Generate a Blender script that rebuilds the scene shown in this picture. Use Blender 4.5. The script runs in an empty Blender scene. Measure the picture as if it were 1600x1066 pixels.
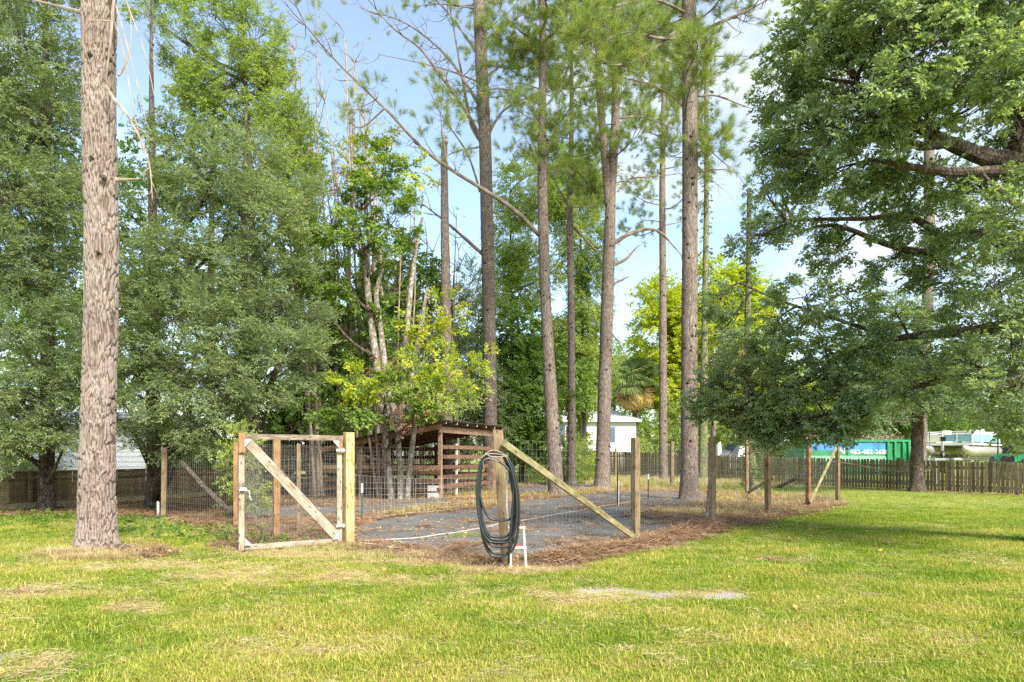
import bpy, math, random
import numpy as np
from mathutils import Vector, Matrix

# ---------------------------------------------------------------- camera, world, sun, exposure
SC = bpy.context.scene
COL = SC.collection
FPX, HZ, EYE = 1067.0, 714.0, 1.5
cam_d = bpy.data.cameras.new('camera'); cam = bpy.data.objects.new('camera', cam_d); COL.objects.link(cam)
cam.location = (0, 0, EYE); cam.rotation_euler = (math.pi/2, 0, 0)
cam_d.sensor_width = 36; cam_d.lens = 24.0; cam_d.shift_y = 0.113; cam_d.clip_start = .1; cam_d.clip_end = 3000
SC.camera = cam
SUN_EL, SUN_AZ = math.radians(42), math.radians(150)       # azimuth measured clockwise from +Y: right and behind the camera
sun_d = bpy.data.lights.new('sun', 'SUN'); sun = bpy.data.objects.new('sun', sun_d); COL.objects.link(sun)
sun_d.energy = 3.7; sun_d.angle = math.radians(20); sun_d.color = (1.0, .945, .84)
sdir = Vector((math.sin(SUN_AZ)*math.cos(SUN_EL), math.cos(SUN_AZ)*math.cos(SUN_EL), math.sin(SUN_EL)))
sun.rotation_euler = sdir.to_track_quat('Z', 'Y').to_euler()
wd = bpy.data.worlds.new('World'); SC.world = wd; wd.use_nodes = True
nt = wd.node_tree; N, L = nt.nodes, nt.links
bg = N['Background']
sky = N.new('ShaderNodeTexSky'); sky.sky_type = 'NISHITA'; sky.sun_disc = False
sky.sun_elevation = SUN_EL; sky.sun_rotation = SUN_AZ; sky.air_density = 1.0; sky.dust_density = .8; sky.ozone_density = 1.0
tc = N.new('ShaderNodeTexCoord'); mp = N.new('ShaderNodeMapping'); mp.inputs['Scale'].default_value = (1.6, 1.6, 3.6)
mp.inputs['Location'].default_value = (.35, .2, .1)
nz = N.new('ShaderNodeTexNoise'); nz.inputs['Scale'].default_value = 1.6; nz.inputs['Detail'].default_value = 7; nz.inputs['Roughness'].default_value = .55
rp = N.new('ShaderNodeValToRGB'); rp.color_ramp.elements[0].position = .48; rp.color_ramp.elements[0].color = (.13, .13, .13, 1)
rp.color_ramp.elements[1].position = .66; rp.color_ramp.elements[1].color = (.9, .9, .9, 1)
mx = N.new('ShaderNodeMixRGB'); mx.inputs[2].default_value = (3.3, 3.5, 3.65, 1)
L.new(tc.outputs['Generated'], mp.inputs[0]); L.new(mp.outputs[0], nz.inputs[0]); L.new(nz.outputs[0], rp.inputs[0])
L.new(rp.outputs[0], mx.inputs[0]); L.new(sky.outputs[0], mx.inputs[1]); L.new(mx.outputs[0], bg.inputs[0])
bg.inputs[1].default_value = 0.15
SC.view_settings.view_transform = 'Standard'; SC.view_settings.look = 'None'; SC.view_settings.gamma = 1
SC.view_settings.exposure = 1.25
try:
    SC.view_settings.use_curve_mapping = False
except Exception:
    pass
SC.render.engine = 'CYCLES'
SC.cycles.max_bounces = 7; SC.cycles.diffuse_bounces = 4; SC.cycles.transmission_bounces = 4; SC.cycles.transparent_max_bounces = 6
SC.cycles.caustics_reflective = False; SC.cycles.caustics_refractive = False
SC.cycles.use_denoising = False

# ---------------------------------------------------------------- helpers
rng = np.random.default_rng(7)
def W(px, py, d): return Vector(((px-800)/FPX*d, d, EYE+(HZ-py)/FPX*d))
def G(px, py):
    d = FPX*EYE/(py-HZ); return Vector(((px-800)/FPX*d, d, 0))
_lat = np.random.default_rng(3).random((32, 32, 32))
def noise3(p, f=1.0, off=0.0):
    q = np.asarray(p, float)*f + off + 100.0
    i = np.floor(q).astype(int); t = q-i; t = t*t*(3-2*t); o = 0
    for dx in (0, 1):
        for dy in (0, 1):
            for dz in (0, 1):
                w = (t[..., 0] if dx else 1-t[..., 0])*(t[..., 1] if dy else 1-t[..., 1])*(t[..., 2] if dz else 1-t[..., 2])
                o = o + w*_lat[(i[..., 0]+dx) % 32, (i[..., 1]+dy) % 32, (i[..., 2]+dz) % 32]
    return o
def fbm(p, f=1.0, off=0.0):
    return (noise3(p, f, off)*.5+noise3(p, f*2.1, off+7)*.3+noise3(p, f*4.3, off+13)*.2)

class MB:
    """collects verts, faces and uvs; builds one mesh object"""
    def __init__(s): s.v = []; s.f = []; s.uv = []; s.n = 0; s.fa = []
    def add(s, vs, fs, uvs=None, val=None):
        vs = [tuple(v) for v in vs]; b = s.n; s.v += vs; s.n += len(vs)
        for k, f in enumerate(fs):
            s.f.append(tuple(b+i for i in f))
            s.uv += list(uvs[k]) if uvs else [(0, 0)]*len(f)
            s.fa.append(val if val is not None else 0.5)
    def hexa(s, c8, L=1, w=.1, h=.1, val=None):
        o = random.random()*50; u0 = random.random()*50
        fs = [(0, 3, 2, 1), (4, 5, 6, 7), (0, 1, 5, 4), (1, 2, 6, 5), (2, 3, 7, 6), (3, 0, 4, 7)]
        e = [(o, u0), (o+w, u0), (o+w, u0+h), (o, u0+h)]
        uv = [[(a*1, b*1) for a, b in (e[0], e[3], e[2], e[1])], e]
        for k, wd_ in enumerate((w, h, w, h)):
            a = o+k*.37; uv.append([(a, u0), (a+wd_, u0), (a+wd_, u0+L), (a, u0+L)])
        s.add(c8, fs, uv, val)
    def box(s, x0, x1, y0, y1, z0, z1, val=None):
        c = [(x0, y0, z0), (x1, y0, z0), (x1, y1, z0), (x0, y1, z0), (x0, y0, z1), (x1, y0, z1), (x1, y1, z1), (x0, y1, z1)]
        s.hexa(c, z1-z0, x1-x0, y1-y0, val)
    def beam(s, p, q, w, h, up=(0, 0, 1), val=None, side=None):
        """box from p to q: h is the size along 'up', w across"""
        p = Vector(p); q = Vector(q); d = (q-p); Ln = d.length; d.normalize()
        if side is not None: sd = Vector(side).normalized()
        else:
            sd = d.cross(Vector(up))
            if sd.length < 1e-3: sd = d.cross(Vector((0, 1, 0)))
            sd.normalize()
        u = sd.cross(d).normalized(); a = sd*w/2; b = u*h/2
        s.hexa([p-a-b, p+a-b, p+a+b, p-a+b, q-a-b, q+a-b, q+a+b, q-a+b], Ln, w, h, val)
    def tube(s, pts, rad, n=6, cap=True, val=None, jit=0.0):
        pts = [Vector(p) for p in pts]; m = len(pts)
        if not hasattr(rad, '__len__'): rad = [rad]*m
        t = (pts[1]-pts[0]).normalized(); a = t.orthogonal().normalized(); vs = []; acc = 0; ls = []
        for i in range(m):
            t2 = ((pts[min(i+1, m-1)]-pts[max(i-1, 0)])).normalized()
            a = (a-t2*a.dot(t2))
            if a.length < 1e-6: a = t2.orthogonal()
            a.normalize(); b = t2.cross(a)
            if i: acc += (pts[i]-pts[i-1]).length
            ls.append(acc)
            for k in range(n):
                an = 2*math.pi*k/n; r = rad[i]*(1+(random.uniform(-jit, jit) if jit else 0))
                vs.append(pts[i]+(a*math.cos(an)+b*math.sin(an))*r)
        fs = []; uv = []; o = random.random()*20
        for i in range(m-1):
            for k in range(n):
                k2 = (k+1) % n; fs.append((i*n+k, i*n+k2, (i+1)*n+k2, (i+1)*n+k))
                c = 2*math.pi*max(rad[0], .01)
                u0, u1 = o+c*k/n, o+c*(k+1)/n
                uv.append([(u0, o+ls[i]), (u1, o+ls[i]), (u1, o+ls[i+1]), (u0, o+ls[i+1])])
        if cap:
            fs += [tuple(range(n-1, -1, -1)), tuple((m-1)*n+k for k in range(n))]; uv += [[(0, 0)]*n]*2
        s.add(vs, fs, uv, val)
    def quad(s, a, b, c, d, val=None): s.add([a, b, c, d], [(0, 1, 2, 3)], [[(0, 0), (1, 0), (1, 1), (0, 1)]], val)
    def mesh(s, name, mat=None, smooth=False):
        me = bpy.data.meshes.new(name); me.from_pydata(s.v, [], s.f)
        uvl = me.uv_layers.new(name='UVMap'); uvl.data.foreach_set('uv', np.array(s.uv, np.float32).ravel())
        if smooth: me.polygons.foreach_set('use_smooth', [True]*len(me.polygons))
        at = me.attributes.new('lv', 'FLOAT', 'FACE'); at.data.foreach_set('value', np.array(s.fa, np.float32))
        for m in (mat if isinstance(mat, (list, tuple)) else [mat]):
            if m: me.materials.append(m)
        me.update(); return me
    def build(s, name, mat=None, parent=None, smooth=False, kind=None, label=None):
        return link(name, s.mesh(name, mat, smooth), parent, kind, label)
def link(name, me, parent=None, kind=None, label=None):
    o = bpy.data.objects.new(name, me); COL.objects.link(o)
    if parent is not None:
        o.parent = parent; o.matrix_parent_inverse = Matrix.Translation(-root_loc(parent))
    if kind: o['kind'] = kind
    if label: o['label'] = label
    return o
def root_loc(o):
    v = Vector((0, 0, 0))
    while o is not None: v = v+o.location; o = o.parent if o.parent and o.type == 'EMPTY' else None
    return v
def thing(name, label, cat, loc=(0, 0, 0), group=None):
    o = bpy.data.objects.new(name, None); COL.objects.link(o); o.location = loc; o.empty_display_size = .2
    o['label'] = label; o['category'] = cat
    if group: o['group'] = group
    return o
def tag(o, label, cat, group=None):
    o['label'] = label; o['category'] = cat
    if group: o['group'] = group
    return o
def np_mesh(name, V, F, mat=None, smooth=False, face_attr=None):
    """V (n,3), F (m,k) numpy"""
    me = bpy.data.meshes.new(name); k = F.shape[1]
    me.vertices.add(len(V)); me.vertices.foreach_set('co', np.asarray(V, np.float32).ravel())
    me.loops.add(F.size); me.loops.foreach_set('vertex_index', F.astype(np.int32).ravel())
    me.polygons.add(len(F)); me.polygons.foreach_set('loop_start', np.arange(0, F.size, k, dtype=np.int32))
    if smooth: me.polygons.foreach_set('use_smooth', np.ones(len(F), bool))
    if face_attr is not None:
        at = me.attributes.new('lv', 'FLOAT', 'FACE'); at.data.foreach_set('value', np.asarray(face_attr, np.float32))
    if mat: me.materials.append(mat)
    me.update(calc_edges=True); return me

# ---------------------------------------------------------------- materials
def newmat(name):
    m = bpy.data.materials.new(name); m.use_nodes = True; return m, m.node_tree.nodes, m.node_tree.links, m.node_tree.nodes['Principled BSDF']
def plain(name, col, rough=.6, metal=0, spec=.5, var=.12, scale=6):
    m, N, L, b = newmat(name); b.inputs['Roughness'].default_value = rough; b.inputs['Metallic'].default_value = metal
    b.inputs['Specular IOR Level'].default_value = spec
    t = N.new('ShaderNodeTexCoord'); n = N.new('ShaderNodeTexNoise'); n.inputs['Scale'].default_value = scale; n.inputs['Detail'].default_value = 5
    r = N.new('ShaderNodeValToRGB'); r.color_ramp.elements[0].position = .3; r.color_ramp.elements[1].position = .7
    r.color_ramp.elements[0].color = tuple(c*(1-var) for c in col)+(1,); r.color_ramp.elements[1].color = tuple(min(1, c*(1+var)) for c in col)+(1,)
    L.new(t.outputs['Object'], n.inputs[0]); L.new(n.outputs[0], r.inputs[0]); L.new(r.outputs[0], b.inputs[0]); return m
def ramp(N, stops):
    r = N.new('ShaderNodeValToRGB'); e = r.color_ramp.elements
    while len(e) > 1: e.remove(e[-1])
    e[0].position = stops[0][0]; e[0].color = tuple(stops[0][1])+(1,)
    for p, c in stops[1:]:
        x = e.new(p); x.color = tuple(c)+(1,)
    return r
def mathn(N, L, op, a, b=None, clamp=False):
    n = N.new('ShaderNodeMath'); n.operation = op; n.use_clamp = clamp
    for i, v in enumerate((a, b)):
        if v is None: continue
        if isinstance(v, (int, float)): n.inputs[i].default_value = v
        else: L.new(v, n.inputs[i])
    return n.outputs[0]
def attr(N, name, typ='GEOMETRY'):
    a = N.new('ShaderNodeAttribute'); a.attribute_name = name; a.attribute_type = typ; return a.outputs['Fac']
def wood(name, stops, grain=1.0, bump=.25, stain=None):
    """weathered timber: grain runs along v of the uv map"""
    m, N, L, b = newmat(name); b.inputs['Roughness'].default_value = .85; b.inputs['Specular IOR Level'].default_value = .2
    t = N.new('ShaderNodeTexCoord'); mp = N.new('ShaderNodeMapping'); mp.inputs['Scale'].default_value = (70*grain, 3.5*grain, 1)
    oi = N.new('ShaderNodeObjectInfo'); cx = N.new('ShaderNodeCombineXYZ')
    L.new(mathn(N, L, 'MULTIPLY', oi.outputs['Random'], 37.0), cx.inputs[0]); L.new(mathn(N, L, 'MULTIPLY', oi.outputs['Random'], 11.0), cx.inputs[1])
    L.new(t.outputs['UV'], mp.inputs[0]); L.new(cx.outputs[0], mp.inputs['Location'])
    n = N.new('ShaderNodeTexNoise'); n.inputs['Scale'].default_value = 1; n.inputs['Detail'].default_value = 6; n.inputs['Roughness'].default_value = .65
    L.new(mp.outputs[0], n.inputs[0])
    n2 = N.new('ShaderNodeTexNoise'); n2.inputs['Scale'].default_value = 5; n2.inputs['Detail'].default_value = 6
    L.new(t.outputs['Object'], n2.inputs[0])
    s = mathn(N, L, 'ADD', mathn(N, L, 'MULTIPLY', n.outputs[0], .6), mathn(N, L, 'MULTIPLY', n2.outputs[0], .4))
    s = mathn(N, L, 'ADD', s, mathn(N, L, 'MULTIPLY', mathn(N, L, 'SUBTRACT', oi.outputs['Random'], .5), .13))
    r = ramp(N, stops); L.new(s, r.inputs[0])
    # knots, and long drying splits
    mk = N.new('ShaderNodeMapping'); mk.inputs['Scale'].default_value = (9, 3.2, 1); L.new(t.outputs['UV'], mk.inputs[0]); vk = N.new('ShaderNodeTexVoronoi'); vk.inputs['Scale'].default_value = 1; vk.voronoi_dimensions = '2D'; L.new(mk.outputs[0], vk.inputs[0])
    kr = ramp(N, [(.05, (1, 1, 1)), (.13, (0, 0, 0))]); L.new(vk.outputs['Distance'], kr.inputs[0])
    ms = N.new('ShaderNodeMapping'); ms.inputs['Scale'].default_value = (95, 1.3, 1); L.new(t.outputs['UV'], ms.inputs[0]); ns = N.new('ShaderNodeTexNoise'); ns.inputs['Scale'].default_value = 1; ns.inputs['Detail'].default_value = 2; L.new(ms.outputs[0], ns.inputs[0])
    sr = ramp(N, [(.665, (0, 0, 0)), (.70, (1, 1, 1))]); L.new(ns.outputs[0], sr.inputs[0])
    dk = mathn(N, L, 'MULTIPLY', mathn(N, L, 'MAXIMUM', kr.outputs[0], sr.outputs[0]), .75); mm = N.new('ShaderNodeMixRGB'); L.new(dk, mm.inputs[0]); L.new(r.outputs[0], mm.inputs[1]); mm.inputs[2].default_value = tuple(c*.35 for c in stops[0][1])+(1,)
    L.new(mm.outputs[0], b.inputs[0])
    bp = N.new('ShaderNodeBump'); bp.inputs['Strength'].default_value = bump; bp.inputs['Distance'].default_value = .01
    L.new(n.outputs[0], bp.inputs['Height']); L.new(bp.outputs[0], b.inputs['Normal']); return m
def leafmat(name, cols, trans=.35, rough=.45, spec=.4, tr_boost=1.3):
    """cols: ramp over the per-leaf and per-spray variation"""
    m, N, L, b = newmat(name); out = N['Material Output']
    lv = attr(N, 'lv'); ti = attr(N, 'tint', 'INSTANCER')
    s = mathn(N, L, 'ADD', mathn(N, L, 'MULTIPLY', lv, .5), mathn(N, L, 'MULTIPLY', ti, .5))
    r = ramp(N, cols); L.new(s, r.inputs[0]); L.new(r.outputs[0], b.inputs[0])
    b.inputs['Roughness'].default_value = rough; b.inputs['Specular IOR Level'].default_value = spec
    t = N.new('ShaderNodeBsdfTranslucent'); mul = N.new('ShaderNodeMixRGB'); mul.blend_type = 'MULTIPLY'; mul.inputs[0].default_value = 1
    mul.inputs[2].default_value = (tr_boost, tr_boost*1.05, tr_boost*.45, 1); L.new(r.outputs[0], mul.inputs[1]); L.new(mul.outputs[0], t.inputs[0])
    ms = N.new('ShaderNodeMixShader'); ms.inputs[0].default_value = trans
    L.new(b.outputs[0], ms.inputs[1]); L.new(t.outputs[0], ms.inputs[2]); L.new(ms.outputs[0], out.inputs[0]); return m
def bark(name, c_dark, c_mid, c_light, sx=14, sz=4.0, bump=.8, attr_crack=False, lichen=None):
    m, N, L, b = newmat(name); b.inputs['Roughness'].default_value = .92; b.inputs['Specular IOR Level'].default_value = .15
    t = N.new('ShaderNodeTexCoord'); mp = N.new('ShaderNodeMapping'); mp.inputs['Scale'].default_value = (sx, sx, sz)
    L.new(t.outputs['Object'], mp.inputs[0])
    wn = N.new('ShaderNodeTexNoise'); wn.inputs['Scale'].default_value = 1.2; wn.inputs['Detail'].default_value = 3; L.new(mp.outputs[0], wn.inputs[0])
    av = N.new('ShaderNodeVectorMath'); av.operation = 'ADD'; L.new(mp.outputs[0], av.inputs[0]); L.new(wn.outputs['Color'], av.inputs[1])
    vo = N.new('ShaderNodeTexVoronoi'); vo.feature = 'DISTANCE_TO_EDGE'; vo.inputs['Scale'].default_value = 1.0; L.new(av.outputs[0], vo.inputs[0])
    rn = N.new('ShaderNodeTexNoise'); rn.inputs['Scale'].default_value = 1.7; rn.inputs['Detail'].default_value = 5; rn.inputs['Roughness'].default_value = .6; L.new(mp.outputs[0], rn.inputs[0])
    rg = mathn(N, L, 'MULTIPLY', mathn(N, L, 'ABSOLUTE', mathn(N, L, 'SUBTRACT', rn.outputs[0], .5)), 9.0, True)
    cr = mathn(N, L, 'ADD', mathn(N, L, 'MULTIPLY', mathn(N, L, 'MULTIPLY', vo.outputs['Distance'], 6.0, True), .3), mathn(N, L, 'MULTIPLY', rg, .7))
    n = N.new('ShaderNodeTexNoise'); n.inputs['Scale'].default_value = 22; n.inputs['Detail'].default_value = 8; n.inputs['Roughness'].default_value = .7
    L.new(t.outputs['Object'], n.inputs[0])
    n3 = N.new('ShaderNodeTexNoise'); n3.inputs['Scale'].default_value = 1.6; n3.inputs['Detail'].default_value = 4; L.new(t.outputs['Object'], n3.inputs[0])
    if attr_crack: cr = mathn(N, L, 'MULTIPLY', attr(N, 'plate'), mathn(N, L, 'ADD', mathn(N, L, 'MULTIPLY', cr, .35), .65))
    s = mathn(N, L, 'MULTIPLY', cr, mathn(N, L, 'ADD', mathn(N, L, 'MULTIPLY', n.outputs[0], .6), mathn(N, L, 'MULTIPLY', n3.outputs[0], .75)))
    st = [(0, c_dark), (.34, c_mid), (.72, c_light)]
    r = ramp(N, st); L.new(s, r.inputs[0]); last = r.outputs[0]
    if lichen:
        n4 = N.new('ShaderNodeTexNoise'); n4.inputs['Scale'].default_value = 9; n4.inputs['Detail'].default_value = 6; L.new(t.outputs['Object'], n4.inputs[0])
        r4 = ramp(N, [(.5, (0, 0, 0)), (.6, (1, 1, 1))]); L.new(n4.outputs[0], r4.inputs[0])
        mm = N.new('ShaderNodeMixRGB'); L.new(r4.outputs[0], mm.inputs[0]); L.new(last, mm.inputs[1]); mm.inputs[2].default_value = tuple(lichen)+(1,); last = mm.outputs[0]
    L.new(last, b.inputs[0])
    bp = N.new('ShaderNodeBump'); bp.inputs['Strength'].default_value = bump; bp.inputs['Distance'].default_value = .03
    hh = mathn(N, L, 'ADD', cr, mathn(N, L, 'MULTIPLY', n.outputs[0], .5)); L.new(hh, bp.inputs['Height']); L.new(bp.outputs[0], b.inputs['Normal']); return m

M = {}
M['bark_big'] = bark('bark_big_pine', (.085, .06, .045), (.22, .17, .14), (.36, .30, .26), sx=30, sz=7, bump=.45, attr_crack=True)
M['bark_pine'] = bark('bark_pine', (.07, .05, .04), (.20, .155, .125), (.36, .295, .245), sx=17, sz=2.6, bump=.6)
M['bark_dark'] = bark('bark_dark', (.035, .028, .022), (.12, .095, .075), (.22, .18, .14), sx=10, sz=3)
M['bark_pale'] = bark('bark_pale', (.11, .085, .065), (.23, .185, .145), (.36, .31, .25), sx=8, sz=3, bump=.3, lichen=(.42, .41, .35))
M['bark_vine'] = bark('bark_mossy', (.07, .08, .04), (.20, .21, .10), (.34, .33, .19), sx=10, sz=3)
M['bark_scar'] = plain('branch_scar', (.055, .038, .03), .95, spec=.05, var=.3)
M['twig'] = plain('twig', (.21, .17, .135), .9, spec=.1, var=.4, scale=3)
M['dead'] = plain('dead_branch', (.34, .27, .21), .9, spec=.1, var=.35, scale=4)
M['vine'] = leafmat('vine_leaf', [(0, (.05, .10, .02)), (1, (.18, .26, .05))])
M['oak'] = leafmat('oak_leaf', [(0, (.13, .19, .11)), (.45, (.24, .32, .175)), (.75, (.37, .44, .22)), (.93, (.47, .50, .20)), (1, (.56, .50, .10))], .43, .32, .7)
M['feather'] = leafmat('feathery_leaf', [(0, (.12, .17, .08)), (.5, (.27, .335, .165)), (1, (.50, .53, .25))], .45, .42, .45)
M['broad'] = leafmat('broad_leaf', [(0, (.10, .17, .045)), (.5, (.21, .32, .07)), (1, (.40, .48, .11))], .47, .45, .4)
M['light'] = leafmat('light_leaf', [(0, (.18, .26, .07)), (.5, (.36, .44, .12)), (1, (.56, .60, .19))], .47, .5, .35)
M['yellow'] = leafmat('yellow_leaf', [(0, (.20, .34, .04)), (.5, (.46, .52, .05)), (1, (.70, .58, .07))], .45, .5, .3)
M['yelgreen'] = leafmat('yellow_green_leaf', [(0, (.22, .32, .03)), (.5, (.50, .55, .04)), (1, (.68, .66, .08))], .45, .5, .3)
M['brownleaf'] = leafmat('brown_leaf', [(0, (.16, .07, .04)), (1, (.42, .24, .14))], .2, .7, .2)
M['needle'] = leafmat('pine_needle', [(0, (.12, .175, .06)), (.5, (.24, .31, .085)), (.85, (.42, .44, .11)), (1, (.6, .42, .10))], .4, .45, .35)
M['grass'] = leafmat('grass_blade', [(0, (.12, .205, .02)), (.3, (.215, .31, .032)), (.55, (.36, .40, .055)), (.78, (.52, .47, .11)), (1, (.62, .46, .22))], .4, .6, .2, 1.15)
M['straw'] = leafmat('pine_straw', [(0, (.14, .075, .045)), (.5, (.33, .20, .12)), (1, (.52, .38, .23))], .15, .7, .2, 1.0)
M['drygrass'] = leafmat('dry_grass', [(0, (.38, .28, .12)), (.5, (.60, .49, .26)), (1, (.72, .62, .38))], .3, .6, .2, 1.0)
M['litter'] = leafmat('fallen_leaf', [(0, (.20, .09, .04)), (.5, (.42, .24, .11)), (.8, (.6, .38, .12)), (1, (.72, .52, .08))], .2, .6, .3, 1.0)
M['palm'] = leafmat('palm_leaf', [(0, (.06, .12, .05)), (.6, (.16, .22, .08)), (1, (.3, .33, .12))], .3, .45, .4)
M['palmdead'] = leafmat('palm_leaf_dead', [(0, (.22, .13, .05)), (.5, (.45, .33, .12)), (1, (.62, .5, .2))], .3, .6, .3)
M['post_new'] = wood('post_fresh', [(.34, (.17, .10, .04)), (.5, (.42, .30, .13)), (.66, (.60, .49, .25))], .8)
M['post'] = wood('post_weathered', [(.34, (.08, .052, .03)), (.48, (.215, .15, .085)), (.68, (.36, .275, .17))])
M['post_red'] = wood('post_reddish', [(.34, (.10, .048, .024)), (.48, (.25, .135, .065)), (.68, (.39, .25, .135))])
M['gatewood'] = wood('gate_wood', [(.36, (.09, .068, .045)), (.5, (.28, .22, .155)), (.66, (.47, .41, .32))], 1, .5)
M['brace'] = wood('brace_mossy', [(.36, (.09, .08, .038)), (.5, (.26, .225, .115)), (.66, (.42, .37, .215))], 1, .5)
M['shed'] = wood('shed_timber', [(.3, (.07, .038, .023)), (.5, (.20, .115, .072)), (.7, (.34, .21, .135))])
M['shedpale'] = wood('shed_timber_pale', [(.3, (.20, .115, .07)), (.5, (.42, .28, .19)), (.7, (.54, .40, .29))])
M['fencewood'] = wood('fence_weathered', [(.3, (.11, .09, .045)), (.5, (.27, .225, .13)), (.7, (.43, .37, .23))])
M['fencedark'] = wood('fence_dark', [(.3, (.07, .052, .03)), (.5, (.175, .135, .08)), (.7, (.30, .245, .155))])
M['galv'] = plain('galvanised', (.48, .49, .48), .5, .25, var=.15)
M['wire'] = plain('wire', (.42, .40, .37), .5, .4, var=.2)
M['white'] = plain('white_paint', (.68, .68, .66), .5, var=.05)
M['siding'] = plain('grey_siding', (.62, .63, .64), .6, var=.06)
M['roofw'] = plain('pale_roof', (.66, .66, .66), .6, var=.1, scale=2)
M['roofg'] = plain('roof_sheet', (.16, .155, .145), .6, .3, var=.4, scale=3)
M['pvc'] = plain('pvc', (.66, .64, .60), .4, var=.05)
M['oldpipe'] = plain('dirty_pipe', (.52, .45, .37), .6, var=.25, scale=12)
M['red'] = plain('red_plastic', (.55, .03, .03), .4)
M['hose'] = plain('black_rubber', (.018, .021, .023), .38, spec=.6, var=.3)
M['black'] = plain('black_plastic', (.02, .02, .022), .45)
M['darkglass'] = plain('dark_glass', (.03, .045, .06), .12, spec=.8)
M['shutter'] = plain('blue_shutter', (.13, .17, .23), .5)
M['green'] = plain('green_steel', (.025, .24, .09), .5, var=.35, scale=2)
M['darkgreen'] = plain('dark_green_steel', (.03, .09, .07), .5)
M['blue'] = plain('blue_steel', (.05, .22, .45), .5, var=.3, scale=2)
M['teal'] = plain('teal_vinyl', (.20, .38, .42), .5)
M['cream'] = plain('cream_panel', (.72, .68, .58), .45)
M['alu'] = plain('aluminium', (.62, .60, .55), .35, .6, var=.2)
M['tyre'] = plain('tyre', (.02, .02, .02), .8)
M['grey'] = plain('grey_metal', (.35, .36, .38), .5, .3)
M['block'] = plain('concrete_block', (.5, .48, .46), .9)
M['yellowpaint'] = plain('yellow_paint', (.7, .5, .03), .4)
# ---------------------------------------------------------------- templates for scattered foliage
def rot_to_euler(X, Y, Z):
    """columns X,Y,Z of rotation matrices (n,3) -> euler xyz"""
    sy = np.sqrt(X[:, 0]**2+X[:, 1]**2)
    return np.stack([np.arctan2(Y[:, 2], Z[:, 2]), np.arctan2(-X[:, 2], sy), np.arctan2(X[:, 1], X[:, 0])], 1)
def norm(a): return a/np.maximum(np.linalg.norm(a, axis=-1, keepdims=True), 1e-9)
def leaves(B, D, Nn, Ln, Wd, fold=.25, droop=.15):
    """diamond leaves with a folded midrib. B base, D dir, Nn normal"""
    D = norm(D); S = norm(np.cross(Nn, D)); U = norm(np.cross(D, S)); Ln = Ln[:, None]; Wd = Wd[:, None]
    mid = B+D*Ln*.52; tip = B+D*Ln-U*Ln*droop
    V = np.stack([B, mid-S*Wd/2+U*Wd*fold, tip, mid+S*Wd/2+U*Wd*fold], 1).reshape(-1, 3)
    b = np.arange(len(B))[:, None]*4
    F = np.concatenate([b+np.array([[0, 1, 2]]), b+np.array([[0, 2, 3]])], 1).reshape(-1, 3)
    return V, F, 2
def tobj(name, V, F, lv, mat):
    me = np_mesh(name, V, F, mat, face_attr=lv); return bpy.data.objects.new(name, me)     # never linked: only a source for scatter
def spray(seed, mat, n=26, stem=.36, Ln=.06, Wd=.026, spread=.6, cluster=0, flat=.35, droop=.25, sub=3):
    r = np.random.default_rng(seed); B = []; D = []
    arms = [(np.zeros(3), np.array([1., 0, 0]), stem)]
    for k in range(sub):
        a = r.uniform(.25, .7)*stem; an = r.choice([-1, 1])*r.uniform(.4, .9)
        arms.append((np.array([a, 0, 0]), np.array([math.cos(an), math.sin(an), r.uniform(-.2, .25)]), stem*r.uniform(.35, .6)))
    V = np.zeros((0, 3)); F = np.zeros((0, 3), int)
    for (o, d, l) in arms:
        m = max(4, int(n*l/sum(x[2] for x in arms)))
        t = r.random(m)**(.6 if not cluster else .35)*l
        B.append(o+d*t[:, None]-np.array([0, 0, 1])*droop*(t[:, None]**2)/stem)
        sgn = r.choice([-1, 1], m)[:, None]; side = np.cross([0, 0, 1], d)
        D.append(d*.7+side*sgn*spread*1.3+r.normal(0, spread*.5, (m, 3))*np.array([1, 1, flat*1.6])+np.array([0, 0, -.1]))
        # the twig itself
        e = o+d*l-np.array([0, 0, droop*l*l/stem]); w = .004
        b = len(V); V = np.concatenate([V, [o+[0, 0, w], o+side*w, o-side*w, e]]); F = np.concatenate([F, np.array([[0, 1, 3], [1, 2, 3], [2, 0, 3]])+b])
    nt_ = len(F); B = np.concatenate(B); D = np.concatenate(D); m = len(B)
    Nn = norm(np.array([0, 0, 1.])+r.normal(0, flat, (m, 3)))
    v, f, k = leaves(B, D, Nn, Ln*r.uniform(.6, 1.25, m), Wd*r.uniform(.7, 1.2, m))
    lv = np.repeat(r.random(m), k)
    o = tobj('spray', np.concatenate([V, v]), np.concatenate([F, f+len(V)]), np.concatenate([np.zeros(nt_), lv]), mat); return o
def tuft_pine(seed, mat, n=70, Ln=.26, w=.007, stem=.3, back=0.0):
    r = np.random.default_rng(seed); t = r.uniform(.1, 1, n)**.8*stem
    an = r.uniform(0, 2*math.pi, n); sp = r.uniform(.25, 1.15, n)
    D = np.stack([np.cos(sp), np.sin(sp)*np.cos(an), np.sin(sp)*np.sin(an)], 1)
    B = np.stack([t, t*0, t*0], 1); S = norm(np.cross(D, r.normal(0, 1, (n, 3))))*w/2; l = Ln*r.uniform(.7, 1.1, n)[:, None]
    mid = B+D*l*.55; tip = B+D*l+np.array([0, 0, -1])*l*.12
    V = np.stack([B-S*.6, B+S*.6, mid+S, mid-S, tip], 1).reshape(-1, 3); b = np.arange(n)[:, None]*5
    F = np.concatenate([b+np.array([[0, 1, 2]]), b+np.array([[0, 2, 3]]), b+np.array([[3, 2, 4]])], 1).reshape(-1, 3)
    return tobj('needle_tuft', V, F, np.repeat(r.random(n), 3), mat)
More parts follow.
